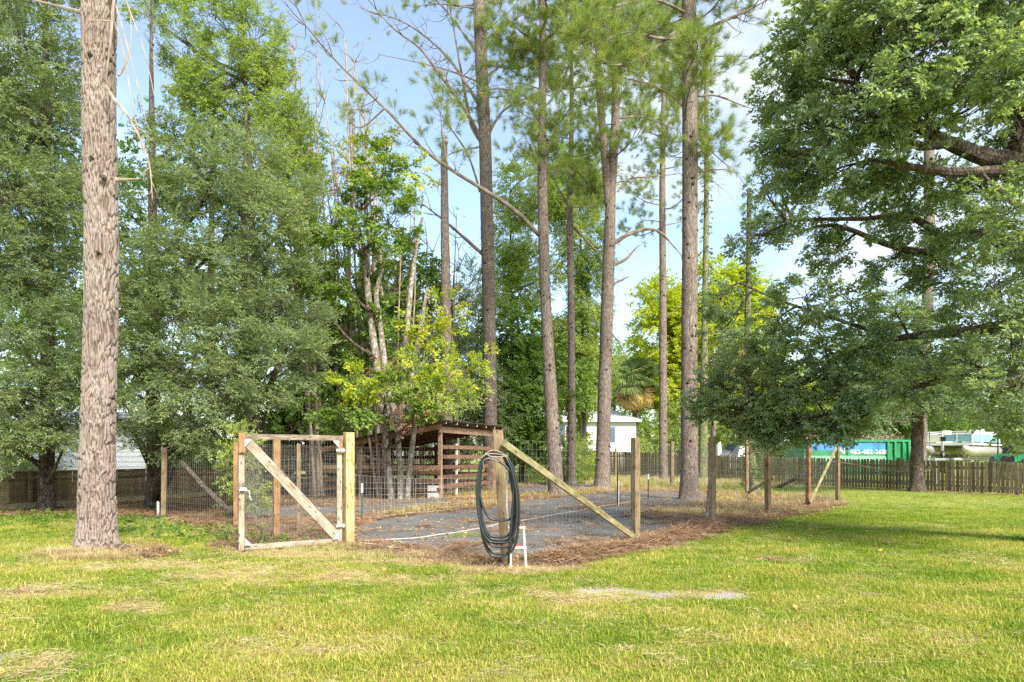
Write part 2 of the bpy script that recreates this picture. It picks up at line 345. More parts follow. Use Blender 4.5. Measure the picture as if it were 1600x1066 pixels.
def tuft_grass(seed, mat, n=16, h=.07, w=.0055, spread=.05, lean=.5, hv=.4):
    r = np.random.default_rng(seed); B = np.stack([r.normal(0, spread, n), r.normal(0, spread, n), np.zeros(n)-.005], 1)
    a = r.uniform(0, 2*math.pi, n); ln = r.uniform(.1, lean, n)*1.3
    H = np.stack([np.cos(a), np.sin(a), a*0], 1); S = np.stack([-np.sin(a), np.cos(a), a*0], 1)
    hh = (h*r.uniform(1-hv, 1+hv, n))[:, None]; w = w*r.uniform(.7, 1.3, n)[:, None]
    m1 = B+np.array([0, 0, 1])*hh*.55+H*hh*ln[:, None]*.35; tp = B+np.array([0, 0, 1])*hh*(1-.25*ln[:, None])+H*hh*ln[:, None]*1.1
    V = np.stack([B-S*w/2, B+S*w/2, m1+S*w*.4, m1-S*w*.4, tp], 1).reshape(-1, 3); b = np.arange(n)[:, None]*5
    F = np.concatenate([b+np.array([[0, 1, 2]]), b+np.array([[0, 2, 3]]), b+np.array([[3, 2, 4]])], 1).reshape(-1, 3)
    return tobj('grass_tuft', V, F, np.repeat(r.random(n), 3), mat)
def straw_clump(seed, mat, n=26, Ln=.17, spread=.09, w=.005, z=.02):
    r = np.random.default_rng(seed); B = np.stack([r.normal(0, spread, n), r.normal(0, spread, n), r.random(n)*z+.003], 1)
    a = r.uniform(0, 2*math.pi, n); D = np.stack([np.cos(a), np.sin(a), r.uniform(-.12, .15, n)], 1)
    S = np.stack([-np.sin(a), np.cos(a), a*0], 1)*w/2; l = Ln*r.uniform(.5, 1.1, n)[:, None]
    V = np.stack([B-D*l/2-S, B-D*l/2+S, B+D*l/2+S+[0, 0, .002], B+D*l/2-S], 1).reshape(-1, 3); b = np.arange(n)[:, None]*4
    F = np.concatenate([b+np.array([[0, 1, 2]]), b+np.array([[0, 2, 3]])], 1).reshape(-1, 3)
    return tobj('straw_clump', V, F, np.repeat(r.random(n), 2), mat)
def leaf_single(seed, mat, Ln=.07, Wd=.04):
    r = np.random.default_rng(seed)
    v, f, k = leaves(np.array([[-Ln/2, 0, .006]]), np.array([[1., 0, .1]]), np.array([[0, 0, 1.]]), np.array([Ln]), np.array([Wd]), .3, -.2)
    return tobj('fallen_leaf', v, f, [r.random()]*2, mat)
def fan(seed, mat, n=22, R=.9, w=.05):
    """palmate frond with drooping tips, blade along +X"""
    r = np.random.default_rng(seed); V = []; F = []
    for k in range(n):
        a = (k/(n-1)-.5)*4.0; d = np.array([math.cos(a)*.9+.35, math.sin(a), 0]); d = d/np.linalg.norm(d); s = np.array([-d[1], d[0], 0])*w/2
        o = np.array([.5, 0, 0]); l = R*r.uniform(.8, 1.05)
        p0 = o; p1 = o+d*l*.5+[0, 0, .08]; p2 = o+d*l*.85-[0, 0, l*.22]
        b = len(V); V += [p0, p1+s, p1-s, p2+s*.4-[0, 0, l*.05]]; F += [[b, b+1, b+2], [b+1, b+3, b+2]]
    b = len(V); V += [[0, .02, 0], [0, -.02, 0], [.5, .015, 0], [.5, -.015, 0]]; F += [[b, b+1, b+3], [b, b+3, b+2]]
    return tobj('frond', np.array(V), np.array(F), r.random(len(F)), mat)

_groups = {}
def scatter(name, tmpl, P, E, S, parent=None, tint=None, label=None, kind='stuff'):
    """one object whose node group instances the templates on its points"""
    key = tuple(t.name for t in tmpl)
    if key not in _groups:
        g = bpy.data.node_groups.new('scatter', 'GeometryNodeTree')
        g.interface.new_socket('Geometry', in_out='INPUT', socket_type='NodeSocketGeometry'); g.interface.new_socket('Geometry', in_out='OUTPUT', socket_type='NodeSocketGeometry')
        n, l = g.nodes, g.links; gi = n.new('NodeGroupInput'); go = n.new('NodeGroupOutput'); ip = n.new('GeometryNodeInstanceOnPoints'); jn = n.new('GeometryNodeJoinGeometry')
        for t in tmpl:
            oi = n.new('GeometryNodeObjectInfo'); oi.inputs['Object'].default_value = t; oi.inputs['As Instance'].default_value = False
            gt = n.new('GeometryNodeGeometryToInstance'); l.new(oi.outputs['Geometry'], gt.inputs[0]); l.new(gt.outputs[0], jn.inputs[0])
        l.new(gi.outputs[0], ip.inputs['Points']); l.new(jn.outputs[0], ip.inputs['Instance']); ip.inputs['Pick Instance'].default_value = True
        for nm, ty, so in (('idx', 'INT', 'Instance Index'), ('rot', 'FLOAT_VECTOR', 'Rotation'), ('scl', 'FLOAT', 'Scale')):
            a = n.new('GeometryNodeInputNamedAttribute'); a.data_type = ty; a.inputs['Name'].default_value = nm; l.new(a.outputs['Attribute'], ip.inputs[so])
        l.new(ip.outputs[0], go.inputs[0]); _groups[key] = g
    n = len(P); me = bpy.data.meshes.new(name); me.vertices.add(n); me.vertices.foreach_set('co', np.asarray(P, np.float32).ravel())
    a = me.attributes.new('rot', 'FLOAT_VECTOR', 'POINT'); a.data.foreach_set('vector', np.asarray(E, np.float32).ravel())
    a = me.attributes.new('scl', 'FLOAT', 'POINT'); a.data.foreach_set('value', np.asarray(S, np.float32))
    a = me.attributes.new('idx', 'INT', 'POINT'); a.data.foreach_set('value', rng.integers(0, len(tmpl), n).astype(np.int32))
    a = me.attributes.new('tint', 'FLOAT', 'POINT'); a.data.foreach_set('value', np.asarray(tint if tint is not None else rng.random(n), np.float32))
    o = link(name, me, parent, kind, label); md = o.modifiers.new('scatter', 'NODES'); md.node_group = _groups[key]; return o

def spray_set(mat, seeds, **k): return [spray(s, mat, **k) for s in seeds]
T = {}
T['oak'] = spray_set(M['oak'], (1, 2, 3, 4), n=34, stem=.34, Ln=.078, Wd=.033, cluster=1, spread=.65, flat=.5)
T['oaksmall'] = spray_set(M['oak'], (5, 6, 7), n=44, stem=.5, Ln=.062, Wd=.026, cluster=0, spread=.6, flat=.5)
T['feather'] = spray_set(M['feather'], (11, 12, 13, 14), n=60, stem=.55, Ln=.066, Wd=.026, spread=.6, flat=.5, droop=.22, sub=5)
T['broad'] = spray_set(M['broad'], (21, 22, 23), n=34, stem=.45, Ln=.105, Wd=.062, spread=.7, flat=.4, droop=.3)
T['light'] = spray_set(M['light'], (31, 32, 33), n=40, stem=.5, Ln=.075, Wd=.036, spread=.7, flat=.6, droop=.35)
T['far'] = spray_set(M['light'], (34, 35), n=46, stem=1.0, Ln=.17, Wd=.09, spread=.7, flat=.6, droop=.5)
T['fardark'] = spray_set(M['broad'], (36, 37), n=46, stem=1.0, Ln=.17, Wd=.09, spread=.7, flat=.6, droop=.5)
T['faryg'] = spray_set(M['yelgreen'], (38, 39), n=50, stem=1.0, Ln=.16, Wd=.10, spread=.7, flat=.6, droop=.3)
T['yellow'] = spray_set(M['yellow'], (41, 42), n=34, stem=.45, Ln=.105, Wd=.062, spread=.7, flat=.4, droop=.3)
T['brown'] = spray_set(M['brownleaf'], (43, 44), n=26, stem=.4, Ln=.09, Wd=.045, spread=.9, flat=.9, droop=.9)
T['vine'] = spray_set(M['vine'], (45, 46), n=24, stem=.3, Ln=.09, Wd=.07, spread=.9, flat=.9)
T['needle'] = [tuft_pine(s, M['needle']) for s in (51, 52, 53)]
T['grass'] = [tuft_grass(60+s, M['grass'], n=17, h=.021+.008*s, spread=.07, w=.0055, lean=1.3, hv=.6) for s in range(4)]
T['grasstall'] = [tuft_grass(70+s, M['drygrass'], n=18, h=.15+.04*s, spread=.04, w=.005, lean=1.1) for s in range(3)]
T['grassgreen'] = [tuft_grass(75+s, M['grass'], n=18, h=.12+.04*s, spread=.04, w=.007, lean=.9) for s in range(2)]
T['dry'] = [straw_clump(80+s, M['drygrass'], n=30, Ln=.10, spread=.08, w=.004, z=.025) for s in range(3)]
T['straw'] = [straw_clump(90+s, M['straw'], z=.03) for s in range(4)]
T['litter'] = [leaf_single(100+s, M['litter'], .06+.01*s, .035+.006*s) for s in range(5)]
T['palm'] = [fan(110+s, M['palm']) for s in range(2)]
T['palmdead'] = [fan(115+s, M['palmdead'], R=.8) for s in range(2)]

def frames(D, up=None, roll=.5, seed=0):
    D = norm(D); n = len(D); U = np.tile([0, 0, 1.], (n, 1)) if up is None else up
    U = U+rng.normal(0, roll, (n, 3)); Y = norm(np.cross(U, D)); Z = np.cross(D, Y); return rot_to_euler(D, Y, Z)
def blobs_px(lst):
    """(px, py, depth, rx px, rz px[, ry m]) -> centres and radii in metres"""
    out = []
    for b in lst:
        c = W(b[0], b[1], b[2]); k = b[2]/FPX; rx, rz = b[3]*k, b[4]*k
        out.append((np.array(c), np.array([rx, b[5] if len(b) > 5 else (rx+rz)/2, rz])))
    return out
def crown_points(blobs, n, thresh=.42, freq=.9, droop=.3, off=0, shell=.45, minz=.3):
    w = np.array([(r[0]*r[2])+(r[0]*r[1]) for c, r in blobs]); w = w/w.sum(); P = []; D = []
    for (c, r), wi in zip(blobs, w):
        m = int(n*wi*2.2)+8; d = norm(rng.normal(0, 1, (m, 3))); f = rng.random(m)**shell
        f = f*(.72+.5*noise3(d*1.6+c, 1.0, off))                       # uneven outline
        p = c+d*r*f[:, None]; keep = fbm(p, freq, off) > thresh; keep &= p[:, 2] > minz; p = p[keep]; dd = d[keep]*norm(1/r)
        k = min(len(p), max(3, int(n*wi))); P.append(p[:k]); D.append(norm(dd[:k])+rng.normal(0, .45, (k, 3))+np.array([0, 0, -droop]))
    return np.concatenate(P), np.concatenate(D)
def curve_pts(p, q, sag=0.0, n=7, wob=.06, bow=None):
    p = Vector(p); q = Vector(q); Ln = (q-p).length; out = []
    a = Vector((random.uniform(-1, 1), random.uniform(-1, 1), random.uniform(-1, 1)))*Ln*wob
    b = Vector((random.uniform(-1, 1), random.uniform(-1, 1), random.uniform(-1, 1)))*Ln*wob*.5
    for i in range(n):
        t = i/(n-1); s = math.sin(math.pi*t)
        out.append(p.lerp(q, t)+Vector((0, 0, sag*Ln*s))+a*s+b*math.sin(2*math.pi*t))
    return out
def twig_crown(mb, blobs, dens, off=0, thresh=.38, per=7, step=.55, reach=1.0, up=.05, freq=1.0, jit=.13, minz=.3, root=None):
    """branchlets grown through each blob, sprays set along them: returns spray points and directions"""
    P = []; D = []
    for c, r in blobs:
        cv = Vector(c); s_ = cv if root is None else root(cv); vol = (r[0]*r[1]*r[2])**(1/3); k = max(5 if dens < 8 else 9, int(dens*vol*vol*6))
        for j in range(k):
            d = norm(rng.normal(0, 1, 3)); e = c+d*r*reach*rng.uniform(.65, 1.12)
            if fbm(e[None, :], freq, off)[0] < thresh or e[2] < minz: continue
            inner = c+d*r*rng.uniform(.0, .35)-np.array([0, 0, .15])*vol+rng.normal(0, .08, 3); pts = curve_pts(inner, e, up, 6, .12)
            mb.tube(pts, [.011, .009, .007, .005, .004, .002], 3, cap=False); A = np.array([list(p) for p in pts])
            t = 1-rng.random(per)**1.5*.8; i = np.clip((t*5).astype(int), 0, 4); f = t*5-i; q = A[i]*(1-f)[:, None]+A[i+1]*f[:, None]
            ax = norm(A[-1]-A[2]); sd = np.cross(ax, [0, 0, 1.]); sg = rng.choice([-1, 1], per)[:, None]
            P.append(q+rng.normal(0, jit*.35, (per, 3))); D.append(ax+sd*sg*rng.uniform(.2, 1.1, (per, 1))+rng.normal(0, .25, (per, 3))+np.array([0, 0, -.06]))
    return np.concatenate(P), np.concatenate(D)
def path_at_z(path, z):
    z = max(path[0][2]+.1, min(z, path[-1][2]))
    for i in range(len(path)-1):
        if path[i][2] <= z <= path[i+1][2]:
            t = (z-path[i][2])/max(1e-6, path[i+1][2]-path[i][2]); return Vector(path[i]).lerp(Vector(path[i+1]), t)
    return Vector(path[-1])
def limbs(mb, path, blobs, rbase=.07, sub=8, reach=.9, lmin=0.0):
    for c, r in blobs:
        cv = Vector(c); h = (Vector((cv.x, cv.y, 0))-Vector((path[0][0], path[0][1], 0))).length
        s = path_at_z(path, max(lmin, cv.z-h*.55-r[2]*.3)); Ln = (cv-s).length
        rb = min(rbase, .02+.018*Ln); pts = curve_pts(s, cv, -.06, 8, .07); mb.tube(pts, [rb*(1-.72*i/7) for i in range(8)], 5)
        for k in range(sub):
            t = random.uniform(.45, 1); i = int(t*7); d = norm(rng.normal(0, 1, 3)); q = cv+Vector(d*r*reach*random.uniform(.6, 1))
            mb.tube(curve_pts(pts[i], q, .03, 5, .1), [rb*.34, rb*.26, rb*.19, rb*.12, .003], 4, cap=False)
def smooth_path(ctrl, n=24):
    """catmull-rom through (Vector, radius)"""
    P = [Vector(c[0]) for c in ctrl]; R = [c[1] for c in ctrl]; m = len(P); out = []; ro = []
    for i in range(m-1):
        p0, p1, p2, p3 = P[max(i-1, 0)], P[i], P[i+1], P[min(i+2, m-1)]; k = max(2, int(n/(m-1)))
        for j in range(k):
            t = j/k; out.append(.5*((2*p1)+(p2-p0)*t+(2*p0-5*p1+4*p2-p3)*t*t+(3*p1-p0-3*p2+p3)*t**3)); ro.append(R[i]+(R[i+1]-R[i])*t)
    out.append(P[-1]); ro.append(R[-1]); return out, ro
def trunk_mesh(ctrl, sides=24, rings=90, flare=.35, lump=.05, off=0, roots=6):
    pts, rad = smooth_path(ctrl, rings); mb = MB(); z0 = pts[0].z
    V = []; n = sides; m = len(pts)
    for i in range(m):
        h = max(0, pts[i].z-z0); fl = 1+flare*math.exp(-h/.28)
        for k in range(n):
            an = 2*math.pi*k/n; rt = 1+.12*math.exp(-h/.3)*math.sin(an*roots+off)
            V.append((pts[i], an, rad[i]*fl*rt))
    C = np.array([[*v[0]] for v in V]); A = np.array([v[1] for v in V]); R = np.array([v[2] for v in V])
    dirs = np.stack([np.cos(A), np.sin(A), A*0], 1); q = C+dirs*R[:, None]
    R = R*(1+lump*(fbm(q*np.array([1, 1, .5]), 3.0, off)-.5)*2+lump*.6*(noise3(q*np.array([1, 1, .35]), 12.0, off)-.5)*2)
    q = C+dirs*R[:, None]; ii = np.arange(m-1)[:, None]*n; kk = np.arange(n)[None, :]; k2 = (kk+1) % n
    F = np.stack([ii+kk, ii+k2, ii+n+k2, ii+n+kk], -1).reshape(-1, 4); return q, F
def trunk_part(parent, ctrl, mat, sides=20, rings=80, name='trunk', label=None, **k):
    V, F = trunk_mesh(ctrl, sides, rings, **k); return link(name, np_mesh(name, V, F, mat, smooth=True), parent, None, label)
# ---------------------------------------------------------------- ground zones (metres, z = 0 plane)
def PG(*pp): return np.array([[G(x, y).x, G(x, y).y] for x, y in pp])
def sd_poly(P, poly):
    """signed distance, positive inside"""
    P = np.asarray(P); d = np.full(len(P), 1e9); ins = np.zeros(len(P), bool); m = len(poly)
    for i in range(m):
        a, b = poly[i], poly[(i+1) % m]; e = b-a; w = P-a; t = np.clip((w@e)/(e@e), 0, 1)
        d = np.minimum(d, np.hypot(*(w-t[:, None]*e).T))
        c = (a[1] > P[:, 1]) != (b[1] > P[:, 1]); x = (b[0]-a[0])*(P[:, 1]-a[1])/(b[1]-a[1]+1e-12)+a[0]; ins ^= c & (P[:, 0] < x)
    return np.where(ins, d, -d)
def sst(a, b, x): t = np.clip((x-a)/(b-a), 0, 1); return t*t*(3-2*t)
POST = dict(hinge=G(545, 852), hose=G(794, 884), p2=G(993, 847), p3=G(1113, 820), p4=G(1200, 804), p5=G(1263, 791), p6=G(1309, 783),
            b1=G(1167, 773), b2=G(1050, 760), l1=G(432, 840), l2=G(369, 821), l3=G(255, 808))
def xy(v): return np.array([v.x, v.y])
bed = np.array([xy(POST['l3'])+[-1.5, .8], xy(POST['l2'])+[-.4, -.6], xy(POST['l1'])+[-.5, -1.1], xy(G(372, 862)), xy(G(540, 858)), xy(G(700, 880)), xy(G(780, 892)),
                xy(G(870, 885)), xy(G(1000, 857)), xy(G(1113, 833)), xy(G(1200, 815)), xy(G(1270, 800)), xy(G(1325, 787)), xy(G(1300, 774)),
                xy(G(1160, 768)), xy(G(1050, 763)), xy(G(930, 757)), xy(G(800, 752)), [-14, 44], [-20, 34], [-16, 22]])
fabric = PG((552, 850), (640, 853), (740, 868), (800, 877), (850, 872), (930, 858), (1000, 838), (1065, 824), (1020, 812), (965, 806), (1010, 797), (1100, 784), (1112, 772), (1040, 768), (960, 769), (890, 777), (800, 787), (700, 800), (610, 812), (556, 822))
fabric2 = PG((380, 812), (560, 806), (700, 786), (700, 779), (560, 786), (385, 792))
fabric3 = PG((800, 772), (930, 762), (960, 757), (860, 757), (800, 764))
oakstraw = np.array([[15.9, 33.3], [19.2, 26.0], [21.5, 22.6], [22.6, 23.2], [20, 26.8], [16.6, 34]])
leftstraw = np.array([xy(G(-60, 812)), xy(G(115, 806)), xy(G(250, 812)), xy(G(330, 820)), [-8, 24], [-14, 26], [-20, 20]])
sandp = [(G(1008, 926), .55, .20), (G(1122, 934), .38, .15), (G(908, 924), .36, .13), (G(8, 1024), .16, .13), (G(970, 920), .2, .08)]
dryp = [(G(620, 866), 1.2, .16), (G(740, 884), .7, .14), (G(200, 950), .6, .12), (G(150, 868), 1.1, .35), (G(455, 868), 1.2, .22), (G(640, 878), 1.3, .22), (G(810, 893), .55, .2), (G(250, 885), 1.4, .3), (G(560, 905), 1.6, .3), (G(30, 1045), .35, .2), (G(350, 900), 1.5, .3), (G(900, 930), 1.3, .3), (G(1090, 930), .6, .22), (G(70, 925), .8, .2)]
darkp = [(G(860, 885), .5, .1), (G(20, 925), .5, .14), (G(1238, 845), .24, .10), (G(1215, 874), .26, .10), (G(1075, 932), .25, .1), (G(235, 866), .35, .25)]
berm = [xy(G(850, 880)), xy(G(930, 866)), xy(G(1000, 851)), xy(G(1060, 838)), xy(G(1113, 824))]
def zones(P):
    p3 = np.c_[P, np.zeros(len(P))]; n = fbm(p3, 1.7)-.5; n2 = fbm(p3, 5.0, 3)-.5
    z = {}; z['bed'] = sst(-.15, .15, sd_poly(P, bed)+n*1.1+n2*.4)
    z['oak'] = sst(-.4, .4, sd_poly(P, oakstraw)+n*.8); z['left'] = sst(-.3, .4, sd_poly(P, leftstraw)+n*1.6)
    z['fab'] = sst(-.05, .05, np.maximum.reduce([sd_poly(P, f) for f in (fabric, fabric2, fabric3)])+n*.25+n2*.12)
    def ell(lst, k=1.0):
        o = np.zeros(len(P))
        for c, a, b in lst: o = np.maximum(o, 1-np.hypot((P[:, 0]-c.x)/a, (P[:, 1]-c.y)/(b*2.2))+n*k+n2*k*1.6)
        return o
    z['sand'] = sst(.15, .5, ell(sandp, .9)); z['dry'] = sst(0, .7, ell(dryp, 1.2)); z['dark'] = sst(.1, .5, ell(darkp, 1.2))
    return z
def bermh(P):
    o = np.zeros(len(P))
    for a, b in zip(berm[:-1], berm[1:]):
        e = b-a; w = P-a; t = np.clip((w@e)/(e@e), 0, 1); d = np.hypot(*(w-t[:, None]*e).T); o = np.maximum(o, np.exp(-(d/.16)**2))
    return o*.075
def hgt(P):
    P = np.asarray(P, float); p3 = np.c_[P, np.zeros(len(P))]; f = sst(40, 20, P[:, 1])
    return ((noise3(p3, .35)-.5)*.05+(noise3(p3, 2.2, 5)-.5)*.022)*(f+.2)+bermh(P)
def h1(v): return float(hgt(np.array([[v[0], v[1]]]))[0])
gx = np.concatenate([-np.geomspace(30, 900, 12)[::-1], np.arange(-24, 26.01, .16), np.geomspace(30, 900, 12)])
gy = np.concatenate([[-60, -20, -5], np.arange(1, 36, .16), np.arange(36, 64, .6), np.geomspace(68, 1500, 12)])
X, Y = np.meshgrid(gx, gy); P2 = np.c_[X.ravel(), Y.ravel()]; zn = zones(P2)
V = np.c_[P2, hgt(P2)]; nx_, ny_ = len(gx), len(gy)
ii = (np.arange(ny_-1)[:, None]*nx_+np.arange(nx_-1)[None, :]); F = np.stack([ii, ii+1, ii+nx_+1, ii+nx_], -1).reshape(-1, 4)
m, N_, L_, b_ = newmat('ground')
b_.inputs['Roughness'].default_value = .95; b_.inputs['Specular IOR Level'].default_value = .1
t_ = N_.new('ShaderNodeTexCoord')
def nse(sc, det=6, ro=.6):
    n = N_.new('ShaderNodeTexNoise'); n.inputs['Scale'].default_value = sc; n.inputs['Detail'].default_value = det; n.inputs['Roughness'].default_value = ro
    L_.new(t_.outputs['Object'], n.inputs[0]); return n.outputs[0]
def mixc(f, a, b):
    n = N_.new('ShaderNodeMixRGB')
    for i, v in enumerate((f, a, b)):
        if isinstance(v, tuple): n.inputs[i].default_value = v+(1,)
        elif isinstance(v, float): n.inputs[i].default_value = v
        else: L_.new(v, n.inputs[i])
    return n.outputs[0]
fine = nse(60, 8, .75); med = nse(5, 6); big = nse(.7, 4)
gr = ramp(N_, [(.28, (.10, .12, .03)), (.45, (.22, .25, .06)), (.6, (.34, .33, .11)), (.78, (.46, .38, .18))]); L_.new(mathn(N_, L_, 'ADD', mathn(N_, L_, 'MULTIPLY', fine, .6), mathn(N_, L_, 'MULTIPLY', med, .4)), gr.inputs[0])
far = ramp(N_, [(.3, (.14, .20, .03)), (.7, (.26, .30, .06))]); L_.new(big, far.inputs[0])
grc = mixc(.3, gr.outputs[0], far.outputs[0])
st = ramp(N_, [(.28, (.09, .05, .03)), (.5, (.26, .165, .10)), (.72, (.45, .33, .21))]); L_.new(mathn(N_, L_, 'ADD', mathn(N_, L_, 'MULTIPLY', fine, .75), mathn(N_, L_, 'MULTIPLY', med, .25)), st.inputs[0])
dr = ramp(N_, [(.3, (.30, .20, .10)), (.7, (.60, .48, .28))]); L_.new(fine, dr.inputs[0])
sa = ramp(N_, [(.3, (.28, .24, .20)), (.7, (.50, .455, .40))]); L_.new(fine, sa.inputs[0])
c = mixc(attr(N_, 'dry'), grc, dr.outputs[0]); c = mixc(attr(N_, 'straw'), c, st.outputs[0]); c = mixc(attr(N_, 'dark'), c, (.13, .08, .045)); c = mixc(attr(N_, 'sand'), c, sa.outputs[0])
L_.new(c, b_.inputs[0]); bp = N_.new('ShaderNodeBump'); bp.inputs['Strength'].default_value = .6; bp.inputs['Distance'].default_value = .03; L_.new(fine, bp.inputs['Height']); L_.new(bp.outputs[0], b_.inputs['Normal'])
gm = np_mesh('ground', V, F, m, True)
strawmask = np.maximum.reduce([zn['bed'], zn['oak'], zn['left']*.85])
for nm, arr in (('straw', strawmask), ('dry', zn['dry']), ('dark', zn['dark']), ('sand', zn['sand'])):
    a = gm.attributes.new(nm, 'FLOAT', 'POINT'); a.data.foreach_set('value', arr.astype(np.float32))
ground = link('ground', gm, None, 'structure')

# woven weed barrier sheets on the bed, following the ground 8 mm above it
def fabric_sheet(name, poly, label, extra=0):
    x0, y0 = poly.min(0)-.2; x1, y1 = poly.max(0)+.2; st = .07
    ax = np.arange(x0, x1, st); ay = np.arange(y0, y1, st); Xx, Yy = np.meshgrid(ax, ay); P = np.c_[Xx.ravel(), Yy.ravel()]
    p3 = np.c_[P, P[:, 0]*0]; s = sd_poly(P, poly)+(fbm(p3, 1.7)-.5)*.25+(fbm(p3, 5, 3)-.5)*.12
    # long creases running across the sheet
    z = hgt(P)-bermh(P)+.012+.05*np.maximum(0, noise3(np.c_[P[:, 0]*.4+P[:, 1]*.3, P[:, 1]*2.4, P[:, 0]*0], 1, 9)-.55)+.006*noise3(p3, 3, 2)
    z = np.where(s < .08, z-.03*np.clip((.08-s)/.1, 0, 1), z)
    n = len(ax); i = (np.arange(len(ay)-1)[:, None]*n+np.arange(n-1)[None, :]).reshape(-1); F = np.stack([i, i+1, i+n+1, i+n], -1)
    F = F[(s[F] > -.02).all(1)]; used = np.unique(F); mp = -np.ones(len(P), int); mp[used] = np.arange(len(used))
    me = np_mesh(name, np.c_[P, z][used], mp[F], M['fabric'], True); o = link(name, me, None, None); tag(o, label, 'ground cover'); return o
m, N_, L_, b_ = newmat('weed_fabric'); M['fabric'] = m; t_ = N_.new('ShaderNodeTexCoord'); b_.inputs['Roughness'].default_value = .8; b_.inputs['Specular IOR Level'].default_value = .12
f1 = nse(2.2, 7, .7); f2 = nse(17, 6, .6); f3 = nse(.35, 2)
r1 = ramp(N_, [(.32, (.08, .078, .075)), (.5, (.145, .141, .135)), (.68, (.25, .238, .218))]); L_.new(mathn(N_, L_, 'ADD', mathn(N_, L_, 'MULTIPLY', f1, .45), mathn(N_, L_, 'ADD', mathn(N_, L_, 'MULTIPLY', f2, .30), mathn(N_, L_, 'MULTIPLY', f3, .25))), r1.inputs[0])
L_.new(r1.outputs[0], b_.inputs[0]); bp = N_.new('ShaderNodeBump'); bp.inputs['Strength'].default_value = .2; bp.inputs['Distance'].default_value = .01; L_.new(f2, bp.inputs['Height']); L_.new(bp.outputs[0], b_.inputs['Normal'])
fabric_sheet('weed_barrier', fabric, 'wide grey woven weed barrier sheet crossing the garden pen behind the hose post')
fabric_sheet('weed_barrier', fabric2, 'narrow grey weed barrier strip in front of the shed, seen through the low wire fence')
fabric_sheet('weed_barrier', fabric3, 'small pale weed barrier sheet between the two middle pine trunks')

# ---------------------------------------------------------------- scattered ground cover
def area_pts(n, d0, d1, xm=.80, pw=1.0):
    """points in the ground ahead, density falling with distance"""
    u = rng.random(n); d = (d0**(2-pw)+(d1**(2-pw)-d0**(2-pw))*u)**(1/(2-pw)); x = rng.uniform(-xm, xm, n)*d; return np.c_[x, d]
def lay(name, tm, P, sc, tint, label, cat=None, tilt=.0, dz=0.0):
    n = len(P); E = np.c_[rng.normal(0, tilt, n), rng.normal(0, tilt, n), rng.uniform(0, 6.283, n)]
    o = scatter(name, tm, np.c_[P, hgt(P)+dz], E, sc, None, np.clip(tint, 0, 1)); return o
def lawn():
    P = np.concatenate([area_pts(42000, 3.9, 9, .84, .6), area_pts(60000, 9, 20, .84, 1.2), area_pts(42000, 20, 48, .9, 1.5)]); z = zones(P)
    p3 = np.c_[P, P[:, 0]*0]; dens = (1-np.maximum.reduce([z['bed'], z['fab'], z['oak']*.75, z['sand'], z['dark']*.9, z['left']*.8])-.55*z['dry'])*(.35+1.15*(fbm(p3, 1.5, 4)-.15))
    k = rng.random(len(P)) < dens; P = P[k]; p3 = p3[k]; dry = z['dry'][k]
    # greener to the right and far, yellower close by
    g = sst(-1, 5, P[:, 0]-.1*P[:, 1]+1)*sst(6.5, 10, P[:, 1])
    tint = .48+(fbm(p3, .9, 1)-.5)*1.7+(fbm(p3, 3.5, 21)-.5)*1.1+(rng.random(len(P))-.5)*.55-.30*g+.35*dry+.12*sst(9, 6, P[:, 1])
    s = rng.uniform(.7, 1.25, len(P))*(1+.012*P[:, 1])*(1-.25*dry); s = s*(.75+.5*fbm(p3, 2.5, 8))
    lay('grass', T['grass'], P, s, tint, '')
lawn()
